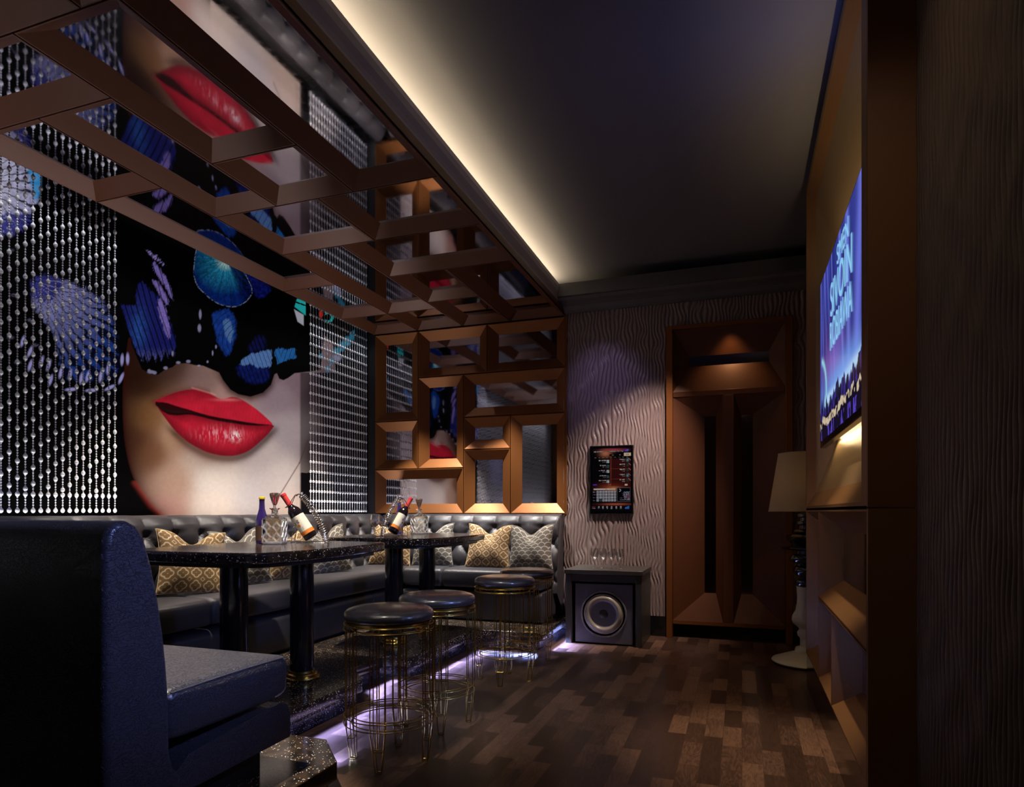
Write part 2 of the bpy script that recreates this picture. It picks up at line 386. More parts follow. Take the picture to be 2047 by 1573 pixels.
    vein = np.abs(((u+1.2*np.sin(Y/23))/11.) % 1-.5)*2
    veinm = sstep(.10, .28, vein)
    w1 = c5([(55,630),(120,640),(210,640),(200,560),(215,430),(270,400),(330,480),(430,560),(500,700),(560,860),(600,1000),(575,1140),(540,1100),(520,1160),(490,1080),(455,1190),(420,1110),(395,1205),(350,1100),(325,1210),(285,1130),(265,1195),(190,1060),(140,930),(90,760)])
    blue = np.array(lin((26, 30, 104)))+(np.array(lin((44, 84, 165)))-np.array(lin((26,30,104))))*(np.exp(-(((X-276)/16)**2+((Y-660)/40)**2))*tex2*1.5)[..., None]
    tips = sstep(690, 722, Y)[..., None]*tex[..., None]; blue = blue*(1-tips*.7)+np.array(lin((120, 120, 190)))*tips*.7
    mix(blue*(.55+.9*tex)[..., None], cov(sdn(X, Y, w1), 3)*veinm)
    for L in ([(370,210),(400,235),(450,300),(500,370),(530,430),(545,490),(575,600),(540,560),(500,480),(440,390),(390,320),(368,255)],
              [(340,400),(400,390),(450,460),(500,530),(535,640),(500,640),(450,560),(400,470)],
              [(405,590),(460,570),(500,690),(530,800),(545,980),(510,960),(470,860),(425,720)]):
        mix(np.array(lin((138, 118, 200)))*(.5+.9*tex)[..., None], cov(sdn(X, Y, smooth_poly(c5(L), 1)), 4)*sstep(.05, .2, vein)*.95)
    mix(np.array(lin((160, 140, 215)))*(.4+tex)[..., None], cov(sdn(X, Y, c5([(300,95),(345,108),(400,150),(440,180),(495,245),(470,250),(420,215),(350,160)])), 3)*sstep(.35, .6, fbm((X+Y)/2, (Y-X)/9, 2)))
    # turquoise wing
    w2 = smooth_poly(c5([(800,60),(775,200),(768,350),(800,450),(880,530),(960,600),(1060,645),(1180,660),(1270,620),(1340,540),(1345,480),(1310,400),(1260,300),(1220,220),(1180,150),(1100,90)]), 1)
    d2 = sdf(X, Y, w2); ox, oy = o+1090*k, p+190*k; R = np.hypot(X-ox, (Y-oy)); A = np.arctan2(X-ox, Y-oy)
    t = np.clip(R/85, 0, 1)[..., None]
    ray = .5+.5*np.sin(A*30+9*tex2+2*tex)
    cw = np.array(lin((225, 255, 235))); ct = np.array(lin((40, 150, 190))); cb = np.array(lin((8, 44, 130)))
    c = np.where(t < .3, cw+(ct-cw)*(t/.3), ct+(cb-ct)*np.clip((t-.3)/.55, 0, 1))*(.45+.8*tex)[..., None]*(.55+.45*ray)[..., None]
    c = c*(1-.93*sstep(.28, .55, A))[..., None]+np.array(lin((10,20,90)))*(sstep(.28,.55,A)*ray*.8)[..., None]
    c = c*(1-.6*sstep(.7,1.1,-A)*(1-tex2))[..., None]
    vm = sstep(.0, .16, np.abs(((A*2.9+.15) % 1)-.5)*2*np.clip(R/30, .3, 3))
    mix(c*(.3+.7*vm)[..., None], cov(d2, 1.5)); mix((150, 160, 190), .8*np.exp(-(d2/.8)**2)*(tex > .45))
    mix(np.array(lin((14,24,110)))*(.3+1.3*ray*tex)[...,None], cov(sdn(X, Y, smooth_poly(c5([(1260,300),(1340,350),(1530,440),(1530,510),(1430,580),(1370,550),(1350,470)]), 1)), 4))
    # middle wing
    dw = sdn(X, Y, smooth_poly(c5([(940,740),(1000,690),(1100,665),(1140,700),(1180,780),(1190,900),(1160,1030),(1110,1160),(1040,1080),(1000,1000),(975,880)]), 1))
    arc = np.abs(((np.hypot(X-(o+1250*k), Y-(p+1000*k)))/9.) % 1-.5)*2
    mix(np.array(lin((22, 62, 150)))*(.35+1.1*tex2)[..., None], cov(dw, 5)*sstep(.02, .14, arc))
    mix(np.array(lin((92, 132, 186)))*(.6+.6*tex)[..., None], cov(sdn(X, Y, smooth_poly(c5([(1050,790),(1100,760),(1150,830),(1165,930),(1120,1030),(1080,940)]), 1)), 4)*sstep(.04, .2, arc)*.9)
    # lower right wing
    st = np.abs((((X-(Y-700)*.0-.35*(Y-700)*np.sign(560-X)))/8.5) % 1-.5)*2
    mix(np.array(lin((14, 28, 100)))*(.2+1.4*tex2)[..., None], cov(sdn(X, Y, smooth_poly(c5([(1180,1230),(1330,1190),(1500,1230),(1520,1330),(1460,1410),(1310,1410),(1210,1320)]), 1)), 7)*sstep(.05,.25,st))
    mix(np.array(lin((18, 24, 90)))*(.2+1.2*tex2)[..., None], .8*cov(sdn(X, Y, smooth_poly(c5([(1290,1100),(1340,980),(1420,930),(1480,960),(1480,1080),(1380,1110)]), 1)), 7)*sstep(.1,.4,st))
    mix(np.array(lin((96, 136, 200)))*(.6+.6*tex)[..., None], cov(sdn(X, Y, c5([(1210,1220),(1260,1150),(1350,1110),(1450,1090),(1535,1075),(1540,1180),(1530,1240),(1480,1255),(1400,1255),(1330,1220),(1260,1235)])), 3)*sstep(.03, .16, st))
    mix(np.array(lin((40, 108, 180)))*(.6+.6*tex)[..., None], cov(sdn(X, Y, c5([(1560,1075),(1600,1060),(1680,1070),(1770,1060),(1775,1155),(1700,1175),(1590,1225)])), 2)*sstep(.03, .16, st))
    # small pale marks
    for x, y, a, b_ in ((833,730,2.6,9),(825,865,3.4,7.5),(350,1295,7,3.2),(385,1303,4,3),(492,1256,4.2,3),(617,1203,4.2,2.6),(716,1192,4.2,3),(905,1195,2,2.4),(820,1233,3,1.6),(988,1048,1.8,3.6),(955,1110,1.6,5),(330,1280,3,2.4),(562,1115,2,5)):
        mix((150, 145, 180), .9*cov((np.hypot((X-(o+x*k))/a, (Y-(p+y*k))/b_)-1)*2.5, 1.5))
    # teal corner patch
    mix((40, 190, 190), cov(sdf(X, Y, c5([(1785,575),(1870,600),(1870,740),(1760,655)])), 1.5)*(np.abs(Y-(p+625*k)-.35*(X-600)) > 1.5))
    mix((190, 192, 205), cov(sdf(X, Y, c5([(1756,680),(1850,735),(1850,840),(1790,800)])), 2))
    col[:] *= (1-.32*np.clip(cov(dm, 1.6), 0, 1)*(1-np.exp(-(R/22)**2)))[..., None]
    # --- left of the face, behind the bead strands
    mm = (X < 236)
    def wing(cx, cy, poly, c0, c1, rad, nv=9, a0=0):
        d = sdf(X, Y, smooth_poly(poly, 1))+(fbm(X/3, Y/7, 3)-.5)*16; R = np.hypot(X-cx, Y-cy); A = np.arctan2(X-cx, Y-cy)
        t = np.clip(R/rad, 0, 1)[..., None]; A = A+.10*(fbm(X/14, Y/14, 2)-.5); th = .06+.75*np.clip(R/rad-.62, 0, 1)*1.3; v = sstep(th, th+.16, np.abs(((A*nv+a0) % 1)-.5)*2)
        mix((np.array(lin(c0))*(1-t)+np.array(lin(c1))*t)*(.25+.75*tex2)[..., None], cov(d, 7)*(.06+.94*v))
    s = 760/2047.
    q = lambda L: [(x*s, 500+y*s) for x, y in L]
    wing(62, 560, q([(165,250),(250,150),(350,165),(470,215),(560,290),(620,410),(645,600),(630,690),(540,700),(440,710),(330,690),(320,560),(280,420),(200,340)]), (160,155,205), (28,58,135), 190, 9, .2)
    wing(62, 560, q([(160,230),(180,140),(250,130),(350,170),(300,260),(200,300)]), (60,60,140), (40,40,110), 90, 5)
    for x, y, a in ((325,660,.2),(375,670,.15),(435,690,.15),(470,680,.25),(540,680,.15),(580,640,.1),(655,590,.05),(685,585,0),(650,690,.4),(590,740,1.1),(490,755,1.5),(380,750,1.5),(270,700,.3),(120,490,.3),(160,545,.4),(220,600,.3),(160,620,.3),(260,620,.3)):
        ca, sa = math.cos(a), math.sin(a); dx = X-x*s; dy = Y-(500+y*s); uu = dx*ca+dy*sa; vv = -dx*sa+dy*ca
        mix((150, 145, 200), .9*cov((np.hypot(uu/3.2, vv/11)-1)*3, 2))
    wing(-60, 360, [(-90,300),(30,270),(78,340),(80,385),(60,430),(20,475),(-60,470),(-120,420)], (235,230,245), (170,170,225), 160, 6, .3)
    mix((50, 140, 200), .85*cov(sdf(X, Y, smooth_poly([(52,330),(82,345),(80,390),(66,405),(60,360)], 1)), 5))
    wing(10, 420, [(0,425),(60,425),(62,450),(30,470),(-30,468)], (80,80,160), (60,60,150), 60, 6)
    for x, y in ((20,675),(28,590),(60,640),(35,725),(85,595),(20,500),(70,690)):
        mix((90, 88, 110), .6*cov((np.hypot((X-x)/6, (Y-y)/3)-1)*3, 3)*(tex > .4))
    wing(-300, 650, [(-480,560),(-300,520),(-150,600),(-120,760),(-260,860),(-420,800)], (170,165,215), (28,62,150), 220, 5, .2)
    # --- right of the face, behind the strands
    for x, y, r in ((705,671,7),(694,682,7.5),(683,693,7),(672,704,6.5),(662,722,5.5),(655,738,5),(652,752,4),(650,768,3),(712,662,5),(659,798,5),(652,812,6),(668,788,4),(641,712,4)):
        mix((34, 116, 150) if y < 790 else (24, 60, 120), .85*cov((np.hypot((X-x)/r, (Y-y)/(r*1.25))-1)*4, 2))
    mix((130, 130, 160), .8*cov((np.hypot((X-674)/8, (Y-714)/8)-1)*4, 2))
    mix((40, 170, 170), .8*(np.abs(np.hypot(X-655, Y-634)-9) < 2.6)*(X > 650)); mix((190, 40, 30), .8*cov((np.hypot((X-641)/4, (Y-628)/7)-1)*4, 2))
    # print background stays a very deep blue black, frame seam
    mix((4, 3, 6), sstep(597, 602, X)*(Y > 745)*(1-.32*(Y < 945)*(1-sstep(625, 655, X-.1*(Y-850)))))
    return np.clip(col, 0, 1)

# ------------------------------------------------------------------ SETTING
XL = -3.9; XM = -4.16; XR = .95; YF = 6.42; ZC = 3.50; ZK = 3.43
def struct(name, mb, mat, **k): return tag(obj(name, mb, mat, **k), kind='structure')
struct('floor', MB().quad((XL-.5,-1.2,0),(XR+.3,-1.2,0),(XR+.3,YF+.3,0),(XL-.5,YF+.3,0)), M['floor'])
struct('ceiling', MB().box(XL-.5, XR+.3, -1.2, YF+.3, ZC, ZC+.1), M['ceil'])
struct('wall_left', MB().box(XM-.12, XM-.02, -1.2, YF+.3, 0, ZC), M['black'])
struct('wall_back', MB().box(XL-.1, XR+.2, -1.2, -1.1, 0, ZC), M['copper_dark'])
# far wall: plain board behind, and the wavy relief panels
struct('wall_far', MB().box(XM-.1, XR+.2, YF+.2, YF+.3, 0, ZC), M['black'])
def ridges(s, z, w=.78):
    ph = 57*s+w*1.15*np.sin(2*PI*z/.34+1.1*np.sin(3.1*s))*np.sin(18*s+.5*np.sin(1.7*z))+w*.75*np.sin(2*PI*z/.21+1.3*np.sin(7*s)+1)*np.sin(25*s+2)+.25*np.sin(2*PI*z/.9+2*s)+1.1*np.sin(7.3*s)
    return np.abs(np.sin(ph*PI*.5))**.8
def relief(name, s0, s1, z0, z1, place, mat, ds=.0038, dz=.02, amp=.018, flip=False, warp=.78):
    nu = int((s1-s0)/ds)+1; nv = int((z1-z0)/dz)+1
    S, Z = np.meshgrid(np.linspace(s0, s1, nu), np.linspace(z0, z1, nv)); h = ridges(S, Z, warp)*amp
    V = place(S, Z, h); o = grid_obj(name, V, nu, nv, mat, flip=flip); return tag(o, kind='structure')
pl_far = lambda S, Z, h: np.stack([S, YF+.012-h, Z], -1)
relief('wall_far_left', -1.70, -.66, .19, 3.24, pl_far, M['ridge'])
relief('wall_far_top', -.66, .37, 2.95, 3.24, pl_far, M['ridge'])
relief('wall_far_right', .37, XR, .19, 3.24, pl_far, M['ridge'])
struct('baseboard_far', MB().box(-1.70, -.68, YF-.012, YF+.02, 0, .192).box(.42, XR, YF-.012, YF+.02, 0, .192), M['blackgloss'])
struct('wall_right', MB().box(XR, XR+.1, 4.9, YF+.3, 0, ZC), M['copper_dark'])
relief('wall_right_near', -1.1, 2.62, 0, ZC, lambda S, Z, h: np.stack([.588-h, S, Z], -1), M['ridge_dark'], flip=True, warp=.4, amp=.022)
struct('wall_right_core', MB().box(.60, XR, -1.1, 2.59, 0, ZC), M['black'])
# cornice above the far wall (two steps and a soft cove)
cn = MB()
prof = [(YF+.02, 3.19), (YF-.03, 3.19), (YF-.06, 3.205), (YF-.10, 3.235), (YF-.15, 3.25), (YF-.22, 3.26), (YF-.245, 3.275), (YF-.25, 3.278), (YF-.26, 3.278), (YF-.26, 3.284), (YF-.28, 3.284), (YF-.28, 3.405), (YF-.20, 3.405), (YF+.02, 3.405)]
n = len(prof)
for x in (-1.70, XR): cn.v += [(x, a, b) for a, b in prof]
for i in range(n): j = (i+1) % n; cn.f.append((i, j, n+j, n+i))
cn.f.append(tuple(range(n))); cn.f.append(tuple(range(2*n-1, n-1, -1)))
struct('trim_1', cn, M['cornice'])

M['copper_shaded'] = simple('shaded_copper_lacquer', (.115, .039, .015), .42, .2, spec=.4)  # darker copy of the copper lacquer, dimmer light put into its colour
# ------------------------------------------------------------------ framed mirror cells
def cell(root, name, O, U, V, N, r, w, d, mats, lip=.006, gap=.004, minor='mirror'):
    """r = (u0,u1,v0,v1); N points away from the viewer into the recess"""
    O, U, V, N = map(Vector, (O, U, V, N)); u0, u1, v0, v1 = r
    P = lambda u, v, k: O+U*u+V*v+N*k
    m = MB()
    def ring(g0, k0, g1, k1):
        a = [(u0+g0, v0+g0), (u1-g0, v0+g0), (u1-g0, v1-g0), (u0+g0, v1-g0)]
        b = [(u0+g1, v0+g1), (u1-g1, v0+g1), (u1-g1, v1-g1), (u0+g1, v1-g1)]
        for i in range(4):
            j = (i+1) % 4; m.quad(P(*a[i], k0), P(*a[j], k0), P(*b[j], k1), P(*b[i], k1))
    ring(gap, .012, gap, 0); ring(gap, 0, gap+lip, 0); ring(gap+lip, 0, w, d)
    f = obj(name, m, mats[0], root)
    q = MB().quad(P(u0+w, v0+w, d), P(u1-w, v0+w, d), P(u1-w, v1-w, d), P(u0+w, v1-w, d))
    obj(minor, q, mats[1], f); return f
canopy = thing('mirror_canopy', 'low coffered canopy of copper brown beams and mirror panes above the seating', 'ceiling canopy', (-2.8, 4, 3.18))
canopy.location = (0, 0, 0)
ZB = 3.18
cells = [(-3.9,-2.455,1.15,1.87),(-2.455,-1.68,1.15,1.87),
 (-3.9,-2.85,1.87,2.32),(-2.85,-2.27,1.87,2.95),(-2.27,-1.68,1.87,3.5),(-3.9,-3.35,2.32,3.07),(-3.35,-2.85,2.32,3.5),(-2.85,-2.27,2.95,3.5),
 (-3.9,-3.35,3.07,4.88),(-3.35,-2.53,3.5,4.18),(-2.53,-1.68,3.5,4.18),(-3.35,-2.81,4.18,5.78),(-2.81,-1.68,4.18,4.87),(-3.9,-3.35,4.88,5.78),
 (-2.81,-2.27,4.87,5.585),(-2.27,-1.68,4.87,6.42),(-2.81,-2.27,5.585,6.42),(-3.35,-2.81,5.78,6.42),(-3.9,-3.35,5.78,6.42)]
for c in cells: cell(canopy, 'frame', (0,0,ZB), (1,0,0), (0,1,0), (0,0,1), c, .11, .065, (M['copper_shaded'], M['mirror']))
obj('backing_board', MB().box(XL, -1.70, 1.15, YF+.18, ZB+.068, ZB+.10), M['black'], canopy)
obj('edge_trim', MB().box(-1.70, -1.684, 1.15, YF-.02, ZB-.004, ZB+.07), M['copper_shaded'], canopy, bevel=.004)
# cove fascia
fa = MB(); prof = [(-1.71, ZB+.07), (-1.688, ZB+.07), (-1.688, ZB+.088), (-1.694, ZB+.092), (-1.690, ZB+.12), (-1.680, ZB+.16), (-1.676, ZB+.20), (-1.680, ZB+.236), (-1.695, ZB+.240), (-1.71, ZB+.236)]
n = len(prof)
for y in (.2, YF-.26): fa.v += [(a, y, b) for a, b in prof]
for i in range(n): j = (i+1) % n; fa.f.append((i, j, n+j, n+i))
fa.f.append(tuple(range(n))); fa.f.append(tuple(range(2*n-1, n-1, -1)))
struct('trim_2', fa, M['fascia'])

panel = thing('mirror_wall_panel', 'copper brown lattice of bevelled mirror frames on the far wall behind the sofa', 'mirror panel')
pc = [(-3.88,-3.34,2.2,3.17),(-3.88,-3.34,1.665,2.2),(-3.34,-2.53,2.66,3.17),(-2.53,-1.68,2.66,3.17),(-3.34,-2.80,1.665,2.66),(-2.80,-1.68,2.2,2.66),
 (-2.80,-2.27,1.855,2.2),(-2.80,-2.27,1.175,1.855),(-2.27,-1.68,1.175,2.2),(-3.88,-2.80,1.175,1.665)]
for c in pc: cell(panel, 'frame', (0, 6.41, 0), (1,0,0), (0,0,1), (0,1,0), c, .108, .065, (M['copper'], M['mirror']))
obj('backing_board', MB().box(-3.90, -1.665, 6.478, 6.5, 1.17, 3.18), M['black'], panel)
obj('edge_trim', MB().box(-1.68, -1.665, 6.405, 6.48, 1.17, 3.175), M['copper'], panel)

# ------------------------------------------------------------------ mural + bead curtains
ys = np.concatenate([np.linspace(-1.05, 2.5, 90)[:-1], np.linspace(2.5, 3.38, 130)[:-1], np.linspace(3.38, 5.55, 480)[:-1], np.linspace(5.55, 6.43, 130)])
zs = np.linspace(1.02, 3.50, 440)
YY, ZZ = np.meshgrid(ys, zs)
D = -XM*SA+YY*CA; PX = 1023.5+(XM*CA+YY*SA)/D*FPX; PY = 1022-(ZZ-CH)/D*FPX
mur = grid_obj('wall_mural', np.stack([np.full(YY.shape, XM+.004), YY, ZZ], -1), len(ys), len(zs), M['mural'], col=paint_mural(PX, PY), flip=False)
struct('trim_5', MB().box(XM-.1, XL+.02, YF+.01, YF+.2, 0, ZC).box(XM-.1, XL+.02, YF-.005, YF+.01, .9, 3.19), M['black'])
struct('trim_6', MB().box(XM, XL-.01, -1.1, YF, .90, .94), M['black'])
tag(mur, 'huge glossy print of red lips and a blue butterfly-wing mask on black', 'mural')
def strand_mesh(phase, nper=26):
    m = MB(); z = 1.205; top = 3.235; k = 0; P = .0160
    while z < top:
        big = (k % 6 == 0) if phase == 0 else ((k % 6 == 0) if z < 1.32 else (k % 6 == phase))
        if big: m.ball((0, 0, z), .0124, .0148, 10, 6)
        else: m.ball((0, 0, z), .0052, .0062, 6, 4)
        z += P; k += 1
    m.lathe([(.0009, 1.205), (.0009, top+.01)], 5, (0, 0, 0)); return m
def mesh_of(mb, name, mat, smooth=True):
    me = bpy.data.meshes.new(name); me.from_pydata(mb.v, [], mb.f); me.materials.append(mat)
    if smooth: me.polygons.foreach_set('use_smooth', [True]*len(me.polygons))
    return me
sm = [mesh_of(strand_mesh(p), 'strand', M['bead']) for p in (0, 2, 4, 1, 3)]
def curtain(label, y0, n, step, variants, x=-3.98):
    t = thing('bead_curtain', label, 'bead curtain', (x, y0, 1.19), 0, None)
    obj('header_rail', MB().box(-.012, .012, -.02, (n-1)*step+.02, 2.05, 2.07), M['black'], t)
    for i in range(n):
        o = bpy.data.objects.new('strand', sm[variants[i % len(variants)]]); C.objects.link(o); o.parent = t; o.location = (0, i*step, -1.19)
curtain('curtain of pearly bead strands over the mural left of the lips', 3.268-94*.0449, 95, .0449, (0, 1, 2, 3, 4))
curtain('curtain of pearly bead strands over the mural right of the lips', 5.385, 23, .0455, (0,))

# ------------------------------------------------------------------ platform
outer = [(-3.88,.9),(-1.59,.9),(-1.59,2.33),(-1.79,2.54),(-2.17,2.54),(-2.22,2.60),(-2.22,3.52),(-2.43,3.76),(-2.43,4.12),(-2.36,4.18),(-2.24,4.19),(-2.22,4.26),(-2.22,5.24),(-2.16,5.33),(-1.66,5.36),(-1.62,5.42),(-1.62,6.39),(-3.88,6.39)]
def inset(poly, d):
    out = []; n = len(poly)
    for i in range(n):
        p0 = Vector(poly[i-1]); p1 = Vector(poly[i]); p2 = Vector(poly[(i+1) % n])
        n1 = (p1-p0).normalized(); n2 = (p2-p1).normalized(); a = Vector((-n1.y, n1.x)); b = Vector((-n2.y, n2.x))
        m = (a+b); m.normalize(); k = d/max(m.dot(a), .4); out.append((p1.x+m.x*k, p1.y+m.y*k))
    return out
plat = thing('raised_platform', 'raised granite platform with notched edge glowing violet underneath', 'platform')
obj('slab', MB().prism(outer, .08, .16), M['granite'], plat, bevel=.006)
obj('riser', MB().prism(inset(outer, .035), 0, .0805), M['granite_blue'], plat)
obj('joint_strip', MB().box(-3.05, -3.035, 2.6, 5.3, .1595, .1615), M['black'], plat)

# ------------------------------------------------------------------ sofas
def sofa_side_profile():
    # (depth from back plane, height) closed outline of the tall back
    return [(0,.17),(0,1.10),(.012,1.145),(.04,1.168),(.075,1.172),(.11,1.155),(.14,1.11),(.165,1.03),(.19,.92),(.21,.80),(.222,.70),(.23,.60),(.235,.41),(.25,.36),(.28,.33),(.28,.17)]
def extrude(prof, fn, s0, s1, mat, name, parent, bevel=.012, seg=3):
    m = MB(); n = len(prof)
    for s in (s0, s1): m.v += [fn(s, d, z) for d, z in prof]
    m.f.append(tuple(range(n))); m.f.append(tuple(range(2*n-1, n-1, -1)))
    for i in range(n): j = (i+1) % n; m.f.append((i, n+i, n+j, j))
    import bmesh
    me = bpy.data.meshes.new(name); me.from_pydata(m.v, [], m.f); bm = bmesh.new(); bm.from_mesh(me); bmesh.ops.recalc_face_normals(bm, faces=bm.faces); bm.to_mesh(me); bm.free()
    o = link(name, me, mat, parent)
    me.polygons.foreach_set('use_smooth', [True]*len(me.polygons))
    if bevel:
        b = o.modifiers.new('bevel', 'BEVEL'); b.width = bevel; b.segments = seg; b.limit_method = 'ANGLE'; b.angle_limit = math.radians(55)
    me.set_sharp_from_angle(angle=math.radians(60))
    return o
def rrect(d0, d1, z0, z1, r=.05, puff=.0, n=5):
    out = []
    for cx, cz, a0 in ((d1-r, z0+r*.6, -PI/2), (d1-r, z1-r, 0), (d0+.01, z1-.01, PI/2), (d0+.01, z0+.01, PI)):
        rr = r if cx > d0+.02 else .01
        for k in range(n+1):
            a = a0+PI/2*k/n; out.append((cx+rr*math.cos(a), cz+(rr if (a0 != -PI/2) else r*.6)*math.sin(a)))
    return out
def cushion(fn, s0, s1, d0, d1, z0, z1, name, parent, mat, r=.045, crown=.012, ns=40, nd=18):
    """closed rounded cushion: superelliptic box grid"""
    # perimeter profile over d-z, swept along s with end caps pulled in
    prof = []
    for k in range(48):
        a = 2*PI*k/48; c, s_ = math.cos(a), math.sin(a); e = .28
        prof.append(((d0+d1)/2+(d1-d0)/2*math.copysign(abs(c)**e, c), (z0+z1)/2+(z1-z0)/2*math.copysign(abs(s_)**e, s_)))
    S = []; L = (s1-s0)
    tt = [0, .002, .006, .012, .02]+list(np.linspace(.035, L-.035, 24))+[L-.02, L-.012, L-.006, L-.002, L]
    for t in tt:
        e = min(t, L-t); q = 1-(1-min(e/.03, 1))**2.6; sh = .0+1.0*q
        ins = .022*(1-sh); row = []
        for d, z in prof:
            cd, cz = (d0+d1)/2, (z0+z1)/2
            kd = 1-ins/((d1-d0)/2); kz = 1-ins/((z1-z0)/2)
            zz = cz+(z-cz)*kz; dd = cd+(d-cd)*kd
            zz += crown*math.sin(PI*min(max((d-d0)/(d1-d0), 0), 1))*math.sin(PI*min(t/L, 1))**.4*(1 if z > cz else 0)
            row.append(fn(s0+t, dd, zz))
        S.append(row)
    V = np.array(S); o = grid_obj(name, V, 48, len(tt), mat, parent, wrap=True)
    # caps
    me = o.data; bmf = MB(); 
    for row, fl in ((S[0], 1), (S[-1], 0)): 
        n0 = len(bmf.v); bmf.v += row; bmf.f.append(tuple(range(n0, n0+48)) if fl else tuple(range(n0+47, n0-1, -1)))
    cap = bpy.data.meshes.new('cap'); cap.from_pydata(bmf.v, [], bmf.f)
    import bmesh
    bm = bmesh.new(); bm.from_mesh(me); bm.from_mesh(cap); bmesh.ops.remove_doubles(bm, verts=bm.verts, dist=.0002); bmesh.ops.recalc_face_normals(bm, faces=bm.faces)
    for f in bm.faces: f.smooth = True
    bm.to_mesh(me); bm.free(); me.set_sharp_from_angle(angle=math.radians(50)); return o
def tufted(fn, s0, s1, name, parent, mat, s_ref, p=.25, zb=.60):
    """tufted inner back face following the side profile; one mesh with the rest of the back"""
    curve = [(.235,.40),(.232,.55),(.225,.66),(.214,.76),(.20,.86),(.184,.95),(.165,1.03),(.14,1.10),(.115,1.145),(.08,1.168),(.05,1.172),(.02,1.160),(.004,1.135),(0,1.09),(0,.17)]
    cd = np.array([c[0] for c in curve]); cz = np.array([c[1] for c in curve])
    tl = np.concatenate([[0], np.cumsum(np.hypot(np.diff(cd), np.diff(cz)))]); T = tl[:-1]
    t = np.concatenate([np.linspace(0, tl[10], 78), tl[11:]])
    dd = np.interp(t, tl, cd); zz = np.interp(t, tl, cz); front = t <= tl[9]
    ns = int((s1-s0)/.0125)+1; s = np.linspace(s0, s1, ns); S, TI = np.meshgrid(s, np.arange(len(t)))
    Dd = dd[TI]; Z = zz[TI]
    u = (S-s_ref)/p; v = (Z-1.05)/.32
    a = u+v; b = u-v
    dia = np.abs(np.sin(PI*a)*np.sin(PI*b))**.42
    ple = np.abs(np.sin(PI*u))**.5
    k = np.clip((Z-1.045)/.03, 0, 1)
    h = dia*(1-k)+(.45+.55*ple)*k
    # deep pits at the buttons
    ui = u-np.round(u); pit = np.exp(-((ui*p)**2+((Z-1.05))**2)/.020**2)+np.exp(-((ui*p)**2+((Z-.73))**2)/.020**2)
    uh = u-.5-np.round(u-.5); pit += np.exp(-((uh*p)**2+((Z-.89))**2)/.020**2)
    amp = .058*np.where(t <= tl[7], 1, np.clip((tl[10]-t)/(tl[10]-tl[7]), 0, 1)*1.0)[TI]
    amp = np.where(t[TI] > tl[10], 0, amp)
    off = (h-.55)*amp-.018*pit*(amp > .02)
    endk = np.clip(np.minimum(S-s0, s1-S)/.02, 0, 1); off = off*endk
    # normals of the profile
    td = np.gradient(dd); tz = np.gradient(zz); L = np.hypot(td, tz)+1e-9; nd = tz/L; nz = -td/L
    D2 = Dd+nd[TI]*off; Z2 = Z+nz[TI]*off
    V = np.array([[fn(S[i, j], D2[i, j], Z2[i, j]) for j in range(ns)] for i in range(len(t))])
    o = grid_obj(name, V, ns, len(t), mat, parent)
    me = o.data; import bmesh
    bm = bmesh.new(); bm.from_mesh(me); bm.verts.ensure_lookup_table()
    for j in (0, ns-1):
        try: bm.faces.new([bm.verts[i*ns+j] for i in range(len(t))])
        except Exception: pass
    bmesh.ops.recalc_face_normals(bm, faces=bm.faces)
    bm.to_mesh(me); bm.free(); me.set_sharp_from_angle(angle=math.radians(70))
    # buttons
    bmz = MB(); i0 = math.ceil((s0+.04-s_ref)/p); i1 = math.floor((s1-.04-s_ref)/p)
    bme = mesh_of(MB().lathe([(.0004,.007),(.005,.006),(.0095,.002),(.0105,-.003),(.009,-.006)], 14, (0,0,0), False), 'button', M['button'])
    for i in range(i0, i1+1):
        for (du, z) in ((0, 1.05), (.5, .89), (0, .73)):
            sx = s_ref+(i+du)*p
            if sx > s1-.04: continue
            dq = float(np.interp(z, [.55,.66,.76,.86,.95,1.03,1.10], [.232,.225,.214,.20,.184,.165,.14]))-.058*.55-.004
            P0 = Vector(fn(sx, dq, z)); P1 = Vector(fn(sx, dq+.1, z+.02)); nrm = (P1-P0).normalized()
            q = bpy.data.objects.new('button', bme); C.objects.link(q); q.parent = parent; q.location = P0
            q.rotation_euler = nrm.to_track_quat('Z', 'Y').to_euler()
    return o
M['button'] = simple('satin_button_leather', (.30, .30, .33), .25, .3)
# near wing: its back to the camera, facing away
near = thing('banquette_sofa', 'black leather banquette wing nearest the camera with its plain curved end showing', 'sofa')
fN = lambda s, d, z: (s, 1.405+d, z)
extrude(sofa_side_profile(), fN, -3.17, -1.75, M['leather_big'], 'backrest', near, .018, 4)
cushion(fN, -3.17, -1.752, .215, .825, .445, .622, 'seat_cushion', near, M['leather_big'], crown=.008)
extrude([(.20,.26),(.20,.30),(.25,.34),(.31,.385),(.40,.395),(.70,.425),(.775,.428),(.815,.41),(.832,.37),(.83,.275),(.20,.262)], fN, -3.17, -1.752, M['leather_big'], 'base', near, .012, 3)
obj('plinth', MB().box(-3.17, -1.84, 1.45, 2.16, .161, .28), M['black'], near)
seam = MB().tube([fN(-1.757, .24+.57*i/20, .606+.004*math.sin(PI*i/20)) for i in range(21)], .0028, 6)
obj('seam_piping', seam, M['leather'], near)
